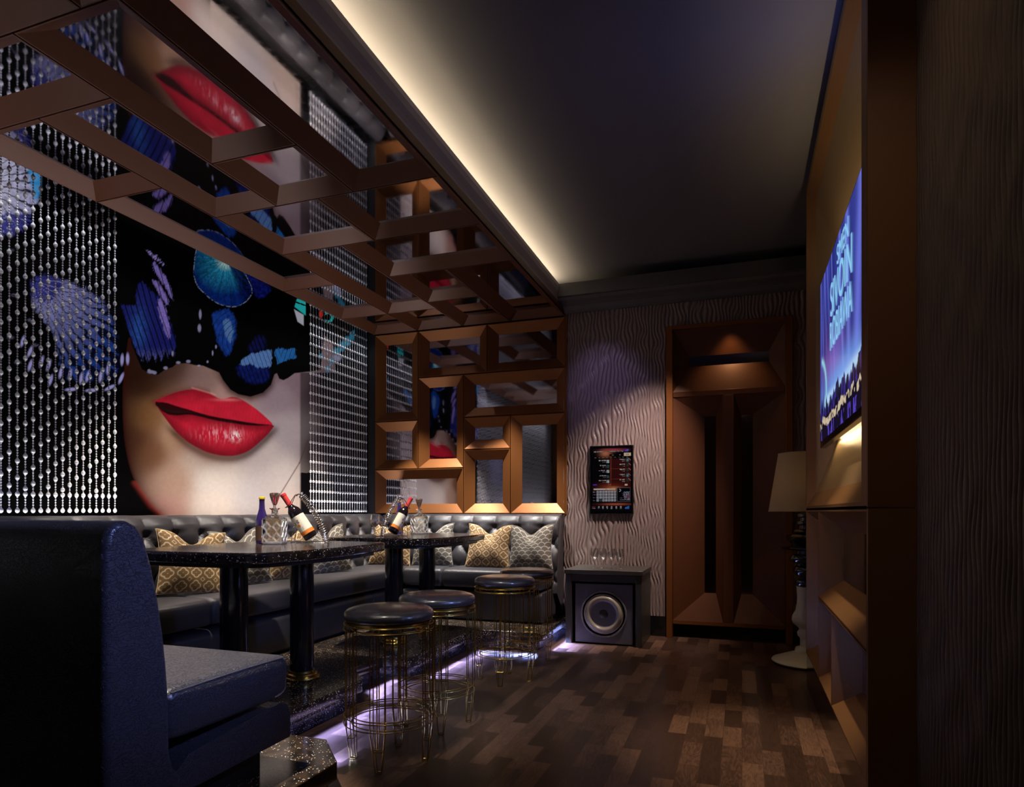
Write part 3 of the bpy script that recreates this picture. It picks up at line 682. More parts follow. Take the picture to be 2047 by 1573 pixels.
# the wall-side run
left = thing('banquette_sofa', 'long black tufted leather banquette run along the mural wall', 'sofa')
fL = lambda s, d, z: (XL+.02+d, s, z)
tufted(fL, 1.42, 6.38, 'backrest', left, M['leather'], 3.29, .235)
cushion(fL, 1.42, 3.30, .16, .70, .465, .645, 'seat_cushion', left, M['leather'])
cushion(fL, 3.305, 6.16, .16, .70, .465, .645, 'seat_cushion', left, M['leather'])
for s0, s1 in ((1.42, 2.55), (2.555, 3.45), (3.455, 4.35), (4.355, 5.25), (5.255, 6.16)):
    extrude(rrect(.16, .69, .16, .445, .05), fL, s0, s1, M['leather'], 'base', left, .008, 2)
# far run
far = thing('banquette_sofa', 'black tufted leather banquette run under the mirror lattice on the far wall', 'sofa')
fF = lambda s, d, z: (s, 6.40-d, z)
tufted(fF, -3.64, -1.70, 'backrest', far, M['leather'], -2.385, .25)
cushion(fF, -3.17, -2.745, .16, .66, .465, .645, 'seat_cushion', far, M['leather'], r=.05)
cushion(fF, -2.74, -1.735, .16, .66, .465, .645, 'seat_cushion', far, M['leather'], r=.05)
for s0, s1 in ((-3.17, -2.745), (-2.74, -1.735)): extrude(rrect(.16, .65, .16, .445, .05), fF, s0, s1, M['leather'], 'base', far, .008, 2)

# ------------------------------------------------------------------ pillows
def pillow_mesh(kind):
    n = 120; g = np.linspace(-1, 1, n); U, V = np.meshgrid(g, g)
    hw = .215
    # outline pulled in on the sides, pinched at the top middle
    X = U*hw*(1-.07*(1-np.abs(V))**1.0+.0)*(1+.06*np.abs(V)**3)
    Z = V*hw*(1-.07*(1-np.abs(U)))
    chop = np.exp(-(U/.42)**2)*sstep(-.4, 1, V); Z = Z-.085*chop
    th = .075*np.clip(1-np.abs(U)**2.6, 0, 1)**.55*np.clip(1-np.abs(V)**2.6, 0, 1)**.55*(1-.35*chop)
    th += .004*np.sin(U*7+V*5)*np.clip(1-np.abs(U), 0, 1)
    a = U*hw*2*PI/.088; b = V*hw*2*PI/.088
    if kind == 0:
        f = np.cos(a)+np.cos(b); f = f+.38*np.cos(a)*np.cos(b)*np.sign(f)*0
        q = np.abs(np.abs(np.cos(a/2+b/2))*np.abs(np.cos(a/2-b/2))-.10)
        base = np.array(lin((128, 100, 66))); line = np.array(lin((222, 200, 166)))
        r1 = np.abs(np.hypot(np.mod(a+PI, 2*PI)-PI, np.mod(b+PI, 2*PI)-PI)-2.15)
        r2 = np.abs(np.hypot(np.mod(a, 2*PI)-PI, np.mod(b, 2*PI)-PI)-1.15)
        m = np.clip(1.4-r1/.26, 0, 1)
        dx = np.mod(a+PI, 2*PI)-PI; dy = np.mod(b+PI, 2*PI)-PI
        quat = np.minimum(np.minimum(np.hypot(np.abs(dx)-1.15, dy), np.hypot(dx, np.abs(dy)-1.15)), 9)
        m = np.clip(1.5-np.abs(quat-1.22)/.22, 0, 1)
        dx2 = np.mod(a, 2*PI)-PI; dy2 = np.mod(b, 2*PI)-PI
        m = np.maximum(m, np.clip(1.3-np.abs(np.abs(dx2)+np.abs(dy2)-1.0)/.22, 0, 1)*(quat > 1.1))
        w = .9+.2*(np.mod((V*120).astype(int), 2))
    else:
        base = np.array(lin((104, 98, 90))); line = np.array(lin((186, 180, 166)))
        P = .066; u = U*hw/P; v = V*hw/(P*.62); m = np.zeros(U.shape)
        done = np.zeros(U.shape, bool)
        row0 = np.floor(v)
        for kk in (0, 1, 2):
            row = row0-kk; off = np.where(np.mod(row, 2) == 0, 0, .5)
            cx = np.round(u-off)+off; r = np.hypot((u-cx)*P, (v-row)*P*.62)
            inside = (r < P*.60) & ~done
            m = np.where(inside & (r > P*.49), 1, m); done |= inside
        m = m*1.0; w = .85+.3*(np.mod((V*60).astype(int), 2))
    col = (base[None, None]*(1-m[..., None])+line[None, None]*m[..., None])*w[..., None]
    col *= (.9+.2*fbm(U*30, V*30, 2))[..., None]
    front = np.stack([X, -th, Z], -1); back = np.stack([X, th, Z], -1)[:, ::-1]
    m1 = grid_obj('cover', front, n, n, M['pillow'], col=col); m2 = grid_obj('cover', back, n, n, M['pillow'], col=col[:, ::-1])
    import bmesh
    me = m1.data; bm = bmesh.new(); bm.from_mesh(me); bm.from_mesh(m2.data); bmesh.ops.remove_doubles(bm, verts=bm.verts, dist=.0003); bm.to_mesh(me); bm.free()
    bpy.data.objects.remove(m2); bpy.data.objects.remove(m1)
    e = [tuple(front[i, j]) for i, j in [(0, j) for j in range(0, n, 3)]+[(i, n-1) for i in range(0, n, 3)]+[(n-1, j) for j in range(n-1, -1, -3)]+[(i, 0) for i in range(n-1, -1, -3)]]
    pip = mesh_of(MB().tube(e, .0035, 6, True), 'piping', M['piping'+str(kind)])
    return me, pip
M['piping0'] = simple('tan_piping', lin((190, 165, 125)), .8); M['piping1'] = simple('grey_piping', lin((120, 115, 108)), .8)
PM = [pillow_mesh(0), pillow_mesh(1)]
def pillow(kind, loc, rz, tilt, roll, label, group):
    o = bpy.data.objects.new('throw_pillow', PM[kind][0]); C.objects.link(o); o.location = loc
    o.rotation_euler = (Matrix.Rotation(rz, 3, 'Z') @ Matrix.Rotation(tilt, 3, 'X') @ Matrix.Rotation(roll, 3, 'Y')).to_euler()
    tag(o, label, 'pillow', group); q = bpy.data.objects.new('piping', PM[kind][1]); C.objects.link(q); q.parent = o
R = math.radians
gp = 'throw pillows on the banquettes'
pillow(0, (-3.47, 3.42, .86), R(68), R(-14), R(5), 'tan trellis-patterned pillow on the mural-side seat, closest to the near sofa end', gp)
pillow(1, (-3.52, 3.93, .86), R(78), R(-14), R(-4), 'grey scallop-patterned pillow behind the dark bottle on the near table', gp)
pillow(0, (-3.50, 4.46, .86), R(80), R(-14), R(4), 'tan trellis-patterned pillow showing under the tilted wine bottle of the near table', gp)
pillow(1, (-3.50, 4.97, .86), R(70), R(-14), R(-5), 'grey scallop-patterned pillow on the mural-side seat, closest to the sofa corner', gp)
pillow(0, (-3.42, 5.98, .86), R(8), R(-12), R(3), 'tan trellis-patterned pillow behind the two wine glasses of the far table', gp)
pillow(1, (-2.97, 6.02, .86), R(2), R(-12), R(-3), 'grey scallop-patterned pillow behind the crystal decanter of the far table', gp)
pillow(0, (-2.345, 5.99, .86), R(4), R(-12), R(2), 'tan trellis-patterned pillow on the far seat beside the grey one at its open end', gp)
pillow(1, (-1.915, 6.00, .86), R(-2), R(-12), R(-2), 'grey scallop-patterned pillow at the open right end of the far seat', gp)

# ------------------------------------------------------------------ tables
def table_outline(hw, hl, r=.12, bulge=.05, n=6):
    pts = []
    # chamfered corners softened, long sides bowed
    for cx, cy, a0 in ((hw-r, hl-r, 0), (-hw+r, hl-r, PI/2), (-hw+r, -hl+r, PI), (hw-r, -hl+r, 1.5*PI)):
        for k in range(n+1):
            a = a0+PI/2*k/n; pts.append((cx+r*math.cos(a), cy+r*math.sin(a)))
        nx = {0: (0, hl, -1), PI/2: (-hw, 0, 0), PI: (0, -hl, 1), 1.5*PI: (hw, 0, 0)}[a0]
        for t in (-.6, -.2, .2, .6):
            b = bulge*(1-(t/1.15)**2)
            if a0 == 0: pts.append((-t*(hw-r), hl+b*.4))
            elif a0 == PI/2: pts.append((-hw-b, -t*(hl-r)))
            elif a0 == PI: pts.append((t*(hw-r), -hl-b*.4))
            else: pts.append((hw+b, t*(hl-r)))
    return pts
def make_table(loc, label):
    t = thing('bar_table', label, 'table', loc, 0, 'granite tables between the sofas')
    obj('tabletop', MB().prism(table_outline(.45, .62), .785, .84), M['granite'], t, bevel=.014, seg=3)
    obj('apron', MB().prism(table_outline(.40, .57), .762, .787), M['black'], t)
    for y in (-.29, .29):
        l = obj('leg', MB().lathe([(.072, .02), (.072, .77)], 32, (0, y, 0)), M['blackgloss'], t, smooth=True)
        obj('brass_collar', MB().lathe([(.108,0),(.112,.006),(.108,.014),(.094,.018),(.096,.026),(.092,.033),(.080,.037),(.078,.05),(.0725,.052)], 32, (0, y, 0)), M['brass'], l, smooth=True)
    return t
tb = make_table((-2.60, 3.14, .16), 'speckled black granite table nearest the camera on two round black legs')
dup(tb, (-2.61, 4.89, .16), 0, 'speckled black granite table farther off, near the far sofa', 'granite tables between the sofas')

# ------------------------------------------------------------------ stools
def make_stool(loc, rz, label):
    t = thing('bar_stool', label, 'stool', loc, rz, 'wire bar stools along the platform')
    obj('seat_pad', MB().lathe([(.02,.678),(.19,.678),(.206,.682),(.214,.693),(.216,.706),(.211,.720),(.198,.731),(.17,.739),(.12,.744),(.06,.746),(.001,.7465)], 64, (0,0,0)), M['seatleather'], t, smooth=True, ang=180)
    obj('seat_plate', MB().lathe([(.195,.668),(.205,.668),(.205,.679),(.195,.679)], 48, (0,0,0)), M['brass'], t, smooth=True)
    ringp = lambda r, z, n=56: [(r*math.cos(2*PI*k/n), r*math.sin(2*PI*k/n), z) for k in range(n)]
    for r, z in ((.213, .665), (.213, .640), (.178, .640), (.213, .232), (.213, .196), (.178, .232), (.178, .196)):
        obj('ring', MB().tube(ringp(r, z), .0029, 7, True), M['brass'], t, smooth=True, ang=180)
    for q in range(4):
        a = q*PI/2; m = MB()
        for da in (-.165, .165):
            for r, rf, wf in ((.209, .19, .075), (.174, .165, .06)):
                # straight wire down to the lower ring, then leaning in to the foot
                p0 = (r*math.cos(a+da), r*math.sin(a+da)); fa = da*.42
                m.tube([(p0[0], p0[1], .668), (p0[0], p0[1], .19), (rf*math.cos(a+fa), rf*math.sin(a+fa), .003)], .0026, 6)
        for r in (.211, .176): m.tube([(r*math.cos(a), r*math.sin(a), .668), (r*math.cos(a), r*math.sin(a), .12)], .0026, 6)
        for z, k in ((.105, .55), (.004, 0)):
            P = []
            for r, da in ((.2, -1), (.2, 1), (.169, 1), (.169, -1)):
                f = z/.19; R1 = (.209 if r > .18 else .174)*f+(.19 if r > .18 else .165)*(1-f); d = .165*da*(f+(1-f)*.42); P.append((R1*math.cos(a+d), R1*math.sin(a+d), z))
            m.tube(P, .0026, 6, True)
        obj('leg', m, M['brass'], t, smooth=True)
    return t
st = make_stool((-1.61, 2.79, 0), R(-75), 'round black wire-legged stool nearest the camera, beside the near table')
dup(st, (-1.62, 3.34, 0), R(-58), 'round black wire-legged stool second from the camera, behind the front one')
dup(st, (-1.59, 4.37, 0), R(-80), 'round black wire-legged stool third from the camera, beside the far table')
dup(st, (-1.63, 4.99, 0), R(-55), 'round black wire-legged stool farthest from the camera, partly hidden behind another stool')

# ------------------------------------------------------------------ things on the tables
def make_decanter(loc, rz, label):
    t = thing('crystal_decanter', label, 'decanter', loc, rz, 'crystal decanters on the granite tables')
    hw = .049
    prof = [(1, 0), (1, .006), (1, .118), (.96, .126), (.8, .134), (.42, .145), (.30, .152)]
    m = MB(); seg = 32
    def sq(f, r): # blend square to circle
        out = []
        for k in range(seg):
            a = 2*PI*k/seg; c, s_ = math.cos(a), math.sin(a); e = max(abs(c), abs(s_)); k2 = 1/e**(.92)
            rr = r*(k2 if f > .5 else 1+(k2-1)*(max(f-.3, 0)/.2 if f < .5 else 1)); out.append((rr*c, rr*s_))
        return out
    rows = [(1,.046,0),(1,.049,.004),(1,.049,.118),(1,.0475,.123),(.8,.042,.129),(.5,.028,.138),(.3,.019,.145),(.2,.0155,.152),(.2,.015,.165),(.2,.021,.170),(.2,.0255,.173),(.2,.0255,.176),(.2,.012,.177)]
    for f, r, z in rows: m.v += [(x, y, z) for x, y in sq(f, r)]
    for i in range(len(rows)-1):
        for k in range(seg): m.f.append((i*seg+k, i*seg+(k+1) % seg, (i+1)*seg+(k+1) % seg, (i+1)*seg+k))
    m.f.append(tuple(range(seg))[::-1]); m.f.append(tuple((len(rows)-1)*seg+k for k in range(seg)))
    body = obj('body', m, M['cutglass'], t, smooth=True, ang=30)
    e = MB()
    for face in range(4):
        i0 = len(e.v)
        for cx, cz in ((-.024, .036), (.024, .036), (-.024, .086), (.024, .086)):
            for rr in (.022, .016):
                e.tube([(cx+rr, -.0495, cz), (cx, -.0495, cz+rr*1.12), (cx-rr, -.0495, cz), (cx, -.0495, cz-rr*1.12)], .0011, 5, True)
        e.tube([(-.047, -.047, .008), (-.047, -.047, .118)], .0013, 5)
        e.xf(Matrix.Rotation(face*PI/2, 4, 'Z'), i0)
    obj('cut_pattern', e, M['etched'], body)
    obj('thick_base', MB().box(-.045, .045, -.045, .045, .001, .011), M['etched'], body, bevel=.003)
    s = MB(); n = 20; rr = [(.006,.172),(.007,.190),(.012,.200),(.021,.232),(.0235,.244),(.021,.249),(.010,.251)]
    for r, z in rr: s.v += [((r*(1+.10*(k % 2)))*math.cos(2*PI*k/(2*n)), (r*(1+.10*(k % 2)))*math.sin(2*PI*k/(2*n)), z) for k in range(2*n)]
    for i in range(len(rr)-1):
        for k in range(2*n): s.f.append((i*2*n+k, i*2*n+(k+1) % (2*n), (i+1)*2*n+(k+1) % (2*n), (i+1)*2*n+k))
    s.f.append(tuple(range(2*n))[::-1]); s.f.append(tuple((len(rr)-1)*2*n+k for k in range(2*n)))
    obj('stopper', s, M['cutglass'], t)
    return t
TZ = 1.0
def on_table(px, py):
    u = (px-1023.5)/FPX; v = (1022-py)/FPX; t = (TZ-CH)/v; return ((-SA+u*CA)*t, (CA+u*SA)*t, TZ)
dc = make_decanter((-2.70, 3.30, TZ), R(22), 'square cut-crystal decanter with fluted stopper on the near table')
dc.scale = (1.22, 1.22, 1.25)
d2 = dup(dc, (-2.70, 5.20, TZ), R(52), 'square cut-crystal decanter with fluted stopper on the far table'); d2.scale = (1.22, 1.22, 1.25)
def make_beer(loc, label):
    t = thing('glass_bottle', label, 'bottle', loc, 0, 'dark purple bottles on the granite tables')
    obj('body', MB().lathe([(.030,0),(.034,.004),(.034,.125),(.032,.145),(.024,.175),(.0165,.205),(.0145,.24),(.0150,.262),(.0155,.268)], 32), M['purple_glass'], t, smooth=True)
    obj('cap', MB().lathe([(.0158,.262),(.0172,.264),(.0168,.274),(.012,.277)], 20), M['yellow'], t, smooth=True)
    obj('label', MB().lathe([(.0345,.018),(.0345,.105)], 32, (0,0,0), False), M['label_brown'], t, smooth=True)
    return t
be = make_beer((-2.83, 3.34, TZ), 'tall dark purple bottle with yellow cap on the near table')
be.scale = (1.1, 1.1, 1.05)
b2 = dup(be, (-2.90, 5.20, TZ), 0, 'tall dark purple bottle with yellow cap on the far table'); b2.scale = (1.1, 1.1, 1.08)
def make_wine(loc, rz, tilt, label):
    """tilted bottle; local +x is the direction the neck leans; the root sits at the bottle's base centre"""
    t = bpy.data.objects.new('wine_bottle', None); C.objects.link(t); t.location = loc
    t.rotation_euler = (Matrix.Rotation(rz, 3, 'Z') @ Matrix.Rotation(tilt, 3, 'Y')).to_euler(); tag(t, label, 'bottle', 'wine bottles in wire racks')
    obj('body', MB().lathe([(.030,0),(.037,.004),(.037,.150),(.0365,.165),(.032,.182),(.022,.197),(.016,.207),(.0145,.215),(.0142,.25)], 36), M['wine_glass'], t, smooth=True)
    obj('foil', MB().lathe([(.0150,.212),(.0150,.272),(.0165,.273),(.0165,.285),(.0135,.287)], 24), M['red_foil'], t, smooth=True)
    lb = obj('label', MB().lathe([(.0375,.035),(.0375,.142)], 36, (0,0,0), False), M['label_cream'], t, smooth=True)
    obj('label_band', MB().lathe([(.0378,.028),(.0378,.050)], 36, (0,0,0), False), M['label_orange'], t, smooth=True)
    ik = MB()
    def mark(ang, z, pts, w=.0014):
        ik.tube([(.038*math.cos(ang+p/.038), .038*math.sin(ang+p/.038), z+q) for p, q in pts], w, 4)
    for ang in (R(-70), R(70)):
        mark(ang, .112, [(-.022,.004),(-.016,-.008),(-.010,.006),(-.004,-.006)]); 
        mark(ang, .112, [(.002,-.007),(.012,-.007)]); mark(ang, .112, [(.002,0),(.010,0)]); mark(ang, .112, [(.002,.007),(.012,.007)])
        for z in (.072, .066, .060): mark(ang, z, [(-.014,0),(.014,0)], .0007)
    obj('label_lettering', ik, M['ink'], lb)
    for ang in (R(-70), R(70)):
        obj('label_emblem', MB().lathe([(.001,.0),(.008,.0),(.008,.0012),(.001,.0014)], 20).xf(Matrix.Translation((.0376*math.cos(ang), .0376*math.sin(ang), .088)) @ Matrix.Rotation(ang, 4, 'Z') @ Matrix.Rotation(PI/2, 4, 'Y')), M['label_orange'], lb)
    return t
def make_rack(loc, rz, label):
    """wire rack: base loop, two front hoops and a coil-wrapped spine; local +x is where the neck leans"""
    t = thing('wire_bottle_rack', label, 'bottle rack', loc, rz, 'coiled wire bottle racks')
    b = MB().tube([(-.13,-.03,.0035),(.02,-.042,.0035),(.05,-.03,.0035),(.055,0,.0035),(.05,.03,.0035),(.02,.042,.0035),(-.13,.03,.0035),(-.14,0,.0035)], .0024, 6, True)
    obj('base_loop', b, M['chrome'], t, smooth=True)
    for s in (-1, 1):
        obj('side_wire', MB().tube([(.045, s*.036, .004), (.038, s*.042, .04), (.03, s*.044, .085), (.015, s*.04, .10)], .0022, 6), M['chrome'], t, smooth=True)
    sp = [Vector((-.135, 0, .004)), Vector((-.128, 0, .05)), Vector((-.108, 0, .11)), Vector((-.075, 0, .17)), Vector((-.035, 0, .225)), Vector((-.005, 0, .262)), Vector((.012, 0, .268)), Vector((.028, 0, .255))]
    P = []
    for i in range(len(sp)-1):
        for k in range(8): P.append(sp[i].lerp(sp[i+1], k/8))
    obj('spine', MB().tube([tuple(p) for p in P], .0028, 6), M['chrome'], t, smooth=True)
    co = []; N = 27; nn = 44
    for j in range(N*14):
        f = j/(N*14)*(nn-1); i = int(f); p = P[i].lerp(P[i+1], f-i); tn = (P[i+1]-P[i]).normalized(); a = Vector((0, 1, 0)); c = tn.cross(a)
        an = 2*PI*j/14; co.append(tuple(p+a*(.0175*math.cos(an))+c*(.0175*math.sin(an))))
    obj('coil', MB().tube(co, .0026, 6), M['chrome'], t, smooth=True, ang=180)
    h = [(.012, 0, .268), (.045, 0, .262)]+[(.075+.02*math.cos(a_), .0235*math.sin(a_), .205+.012*math.cos(a_)) for a_ in [R(x) for x in range(90, 451, 24)]]
    obj('neck_loop', MB().tube([(.012,0,.268),(.03,.006,.262),(.045,.018,.235),(.055,.022,.212),(.075,.020,.196),(.086,.0,.192),(.075,-.020,.196),(.055,-.022,.212),(.045,-.018,.235),(.03,-.006,.262),(.012,0,.268)], .0022, 6), M['chrome'], t, smooth=True)
    return t
# near: neck leans towards the decanter (image left)
dN = R(200); base = Vector((-2.55, 3.52, TZ))
def wine_and_rack(rb, rz, labW, labR, tilt=R(-0)):
    make_rack(rb, rz, labR).scale = (1.16,)*3
    ax = Vector((math.cos(rz), math.sin(rz), 0)); th = R(33)
    # base corner rests on the table
    bp = Vector(rb)-ax*.066+Vector((0, 0, .0075+1.16*.037*math.sin(th)))
    bw = make_wine(tuple(bp), rz, th, labW); bw.scale = (1.16,)*3
wine_and_rack((-2.66, 3.50, TZ), R(205), 'red-capped wine bottle leaning left in the near table rack', 'chrome rack with a coiled spine holding the near table wine bottle')
wine_and_rack((-2.63, 4.72, TZ), R(62), 'red-capped wine bottle leaning right in the far table rack', 'chrome rack with a coiled spine holding the far table wine bottle')
def make_glass(loc, label, group, hscale=1, water=False):
    t = thing('wine_glass', label, 'wine glass', loc, 0, group)
    m = MB().lathe([(.0005,.004),(.012,.0045),(.030,.003),(.033,.0),(.033,.0015),(.012,.0065),(.0035,.010),(.003,.07),(.0045,.080),(.018,.090),(.030,.105),(.036,.125),(.036,.145),(.032,.170),(.030,.185)], 32, (0,0,0), False)
    obj('bowl_and_stem', m, M['stemglass'], t, smooth=True, ang=60)
    if water: obj('drink', MB().lathe([(.004,.084),(.018,.092),(.029,.106),(.0345,.124),(.0345,.127),(.001,.127)], 28, (0,0,0), False), M['glass'], t, smooth=True)
    t.scale = (1, 1, hscale); return t
make_glass((-2.745, 4.535, TZ), 'left one of the two stemmed glasses on the far table', 'stemmed glasses on the far table', .93, True)
make_glass((-2.735, 4.625, TZ), 'right one of the two stemmed glasses on the far table, next to the coiled rack', 'stemmed glasses on the far table', .93, True)

# ------------------------------------------------------------------ side table, speaker and glasses
stb = thing('speaker_table', 'charcoal open-fronted side table against the wavy wall', 'side table')
x0, x1, y0, y1 = -1.52, -.83, 5.80, 6.385
obj('top', MB().box(x0-.01, x1+.01, y0-.01, y1, .632, .672), M['graywood'], stb, bevel=.003)
obj('side_panel', MB().box(x0, x0+.055, y0, y1, 0, .628), M['graywood'], stb, bevel=.002)
obj('side_panel', MB().box(x1-.055, x1, y0, y1, 0, .628), M['graywood'], stb, bevel=.002)
obj('rail', MB().box(x0+.056, x1-.056, y0, y0+.05, .565, .628), M['graywood'], stb)
obj('back_panel', MB().box(x0+.056, x1-.056, y1-.02, y1, .0, .628), M['black'], stb)
sp = thing('subwoofer', 'grey box speaker with a big round cone standing inside the side table', 'speaker', (-1.175, 5.83, 0))
obj('cabinet', MB().box(-.262, .262, 0, .42, .012, .545), M['speaker'], sp, bevel=.004)
rotY = Matrix.Translation((0, 0, .275)) @ Matrix.Rotation(PI/2, 4, 'X')
obj('outer_ring', MB().lathe([(.176,-.004),(.210,-.004),(.212,.004),(.206,.010),(.198,.010),(.194,.002),(.176,.002)], 64, (0,0,0), False).xf(rotY), M['speaker_ring'], sp, smooth=True)
obj('surround', MB().lathe([(.194,.002),(.180,.002),(.168,.004),(.162,.016),(.150,.027),(.137,.027),(.125,.016),(.118,.002)], 64, (0,0,0), False).xf(rotY), M['surround'], sp, smooth=True, ang=180)
obj('cone', MB().lathe([(.120,.004),(.110,-.001),(.06,-.03),(.055,-.03)], 64, (0,0,0), False).xf(rotY), M['cone'], sp, smooth=True)
obj('dust_cap', MB().lathe([(.060,-.030),(.058,-.018),(.048,-.004),(.03,.006),(.001,.010)], 40, (0,0,0), False).xf(rotY), M['cap'], sp, smooth=True, ang=180)
for i in range(8):
    a = i*PI/4+.3; obj('screw', MB().lathe([(.004,0),(.004,.003),(.001,.004)], 10).xf(Matrix.Translation((.203*math.cos(a), -.010, .275+.203*math.sin(a))) @ Matrix.Rotation(PI/2, 4, 'X')), M['chrome'], sp)
gl = ['leftmost of the four empty wine glasses on the side table', 'second from left of the four empty wine glasses on the side table', 'third from left of the four empty wine glasses on the side table', 'rightmost of the four empty wine glasses on the side table']
for i in range(4): make_glass((-1.295+i*.078, 6.02, .672), gl[i], 'empty wine glasses on the speaker side table', .98)

# ------------------------------------------------------------------ menu screen
def paint_menu(U, V):  # U right 0..1, V down 0..1
    c = np.zeros(U.shape+(3,)); c[:] = lin((6, 5, 10))
    def mix(col, m): m = np.clip(m, 0, 1)[..., None]; c[:] = c*(1-m)+np.array(lin(col))*m
    box = lambda a, b, x, y: ((U > a) & (U < b) & (V > x) & (V < y)).astype(float)
    g = lambda x, y, a, b: np.exp(-((U-x)/a)**2-((V-y)/b)**2)
    mix((150, 60, 40), g(.52, .62, .28, .06)); mix((190, 120, 80), g(.55, .63, .12, .03)); mix((70, 22, 20), box(.5, .96, .18, .6)*.6)
    mix((190, 120, 90), g(.36, .10, .12, .05)); mix((170, 70, 80), g(.55, .05, .25, .02)); mix((190, 90, 70), g(.6, .87, .3, .015)); mix((140, 60, 45), g(.49, .33, .012, .3)); mix((120,50,40), g(.7,.335,.3,.004)); mix((120,50,40), g(.7,.49,.3,.004))
    ns = (fbm(U*170, V*120, 2) > .5).astype(float)
    for i, y in enumerate((.20, .275, .35, .43, .505)):
        mix((200, 200, 205), ns*box(.20+.02*(i % 2), .37, y, y+.014)); mix((140, 140, 145), ns*box(.29, .37, y+.028, y+.038))
        mix((190, 205, 210) if i in (0, 2, 4) else (60, 90, 100), box(.385, .455, y, y+.045)*(.5+.5*ns)); 
        mix((200, 200, 205), ns*box(.70, .83, y-.012, y+.004)); mix((140, 140, 145), ns*box(.76, .83, y+.018, y+.028))
        mix((90, 160, 170) if i % 3 == 0 else (20, 70, 60), g(.89, y+.008, .025, .02)); mix((190, 120, 120), ((np.abs((U-.93)-(V-y+.01)*1.6) < .010) & (np.abs(V-y+.005) < .016)).astype(float)*.8)
    for x in np.linspace(.09, .86, 9): mix((150, 150, 150), ns*box(x, x+.045, .158, .170)*.8)
    mix((180, 180, 185), ns*box(.08, .3, .065, .08)); mix((150, 170, 170), ns*box(.44, .7, .065, .08)); mix((150,150,160), ns*box(.72, .8, .06, .08))
    mix((110, 60, 210), g(.86, .065, .04, .015)); mix((60, 150, 200), g(.89, .058, .02, .01)); mix((6,5,8), box(.45,.8,.115,.14)); mix((170, 170, 170), ns*box(.52, .56, .12, .135)); mix((170, 150, 140), ns*box(.68, .72, .12, .135))
    mix((214, 200, 165), box(.80, .97, .10, .145)); mix((60, 50, 40), ns*box(.84, .92, .117, .13))
    mix((80, 60, 200), box(.06, .15, .565, .585)); mix((170, 140, 110), ns*box(.42, .49, .565, .58)); mix((225, 190, 170), box(.82, .89, .565, .59))
    mix((215, 212, 205), box(.07, .60, .632, .652)); mix((200, 190, 140), box(.45, .60, .636, .650)); mix((60, 50, 40), ns*box(.35, .40, .638, .648))
    for r in range(4):
        mix((120, 120, 150), ns*box(.05, .12, .675+r*.043, .690+r*.043))
        for q in range(7):
            x = .145+q*.069; y = .664+r*.043
            mix((178, 184, 196) if not (r == 3 and q == 1) else (60, 72, 92), box(x, x+.056, y, y+.034)); mix((60, 66, 80), box(x+.018, x+.038, y+.009, y+.025)*(ns if q % 2 else 1)*.8)
    mix((90, 88, 92), box(.635, .955, .618, .83)); mix((4, 5, 14), box(.645, .947, .626, .822))
    mix((170, 175, 190), ((np.abs(np.hypot((U-.70), (V-.66)*1.55)-.026) < .008)).astype(float)*(U > .685))
    mix((150, 155, 180), ((V > .68) & (U-.76 > (V-.70)*.45) & (V < .81) & (U < .945) & (V-.70 > -(U-.77)*.5)).astype(float)*ns*.9); mix((120,30,60), g(.90,.76,.04,.02))
    mix((150, 100, 120), ns*box(.69, .80, .77, .78)); mix((120, 130, 150), ns*box(.71, .83, .795, .81))
    for i, x in enumerate((.20, .30, .40, .51, .62, .73)):
        mix((190, 190, 195), (np.abs(np.hypot(U-x, (V-.912)*1.55)-.014) < .006).astype(float)); mix((170, 170, 175), ns*box(x-.022, x+.022, .93, .942))
    mix((120, 50, 60), g(.07, .912, .04, .01)); mix((160, 150, 155), ns*box(.03, .12, .93, .938)); mix((50, 110, 190), (((V > .895+(.92-U)*.25) & (U > .83) & (U < .93) & (V < .94))).astype(float))
    mix((0, 0, 0), 1-box(.025, .975, .02, .98)); return c
mn = thing('menu_screen', 'upright touch screen with song menu and keypad on the wavy wall', 'screen', (-1.21, 6.384, 1.51))
obj('bezel', MB().box(-.215, .215, 0, .035, -.337, .337), M['blackgloss'], mn, bevel=.004)
nu, nv = 150, 230; U, V = np.meshgrid(np.linspace(0, 1, nu), np.linspace(0, 1, nv))
grid_obj('display', np.stack([-.205+.41*U, np.full(U.shape, -.002), .325-.65*V], -1), nu, nv, M['menu'], mn, col=paint_menu(U, V), flip=True)

# ------------------------------------------------------------------ door
door = struct('door_1', MB().box(-.62, .37, 6.50, 6.54, .165, 2.93), M['copper_dark'])
def dpart(name, mb, mat, **k): return obj(name, mb, mat, door, **k)
dpart('rail', MB().box(-.62, .37, 6.395, 6.50, 2.285, 2.335), M['copper_shaded'], bevel=.003)
dpart('stile', MB().box(-.166, -.072, 6.395, 6.50, .165, 2.285), M['copper_shaded'], bevel=.003)
dpart('bottom_rail', MB().box(-.62, .37, 6.395, 6.50, .13, .165), M['copper'])
def facet(r, q, yo, yi, mat='copper_shaded', glassmat='mirror_dark', name='leaf_panel'):
    (a0, a1, b0, b1), (c0, c1, d0, d1) = r, q; m = MB()
    A = [(a0, b0), (a1, b0), (a1, b1), (a0, b1)]; B = [(c0, d0), (c1, d0), (c1, d1), (c0, d1)]
    for i in range(4):
        j = (i+1) % 4; m.quad((A[i][0], yo, A[i][1]), (A[j][0], yo, A[j][1]), (B[j][0], yi, B[j][1]), (B[i][0], yi, B[i][1]))
    f = dpart(name, m, M[mat]); obj('mirror', MB().quad((c0, yi, d0), (c1, yi, d0), (c1, yi, d1), (c0, yi, d1)), M[glassmat], f); return f
facet((-.62, -.166, .165, 2.285), (-.335, -.232, .425, 2.10), 6.40, 6.485)
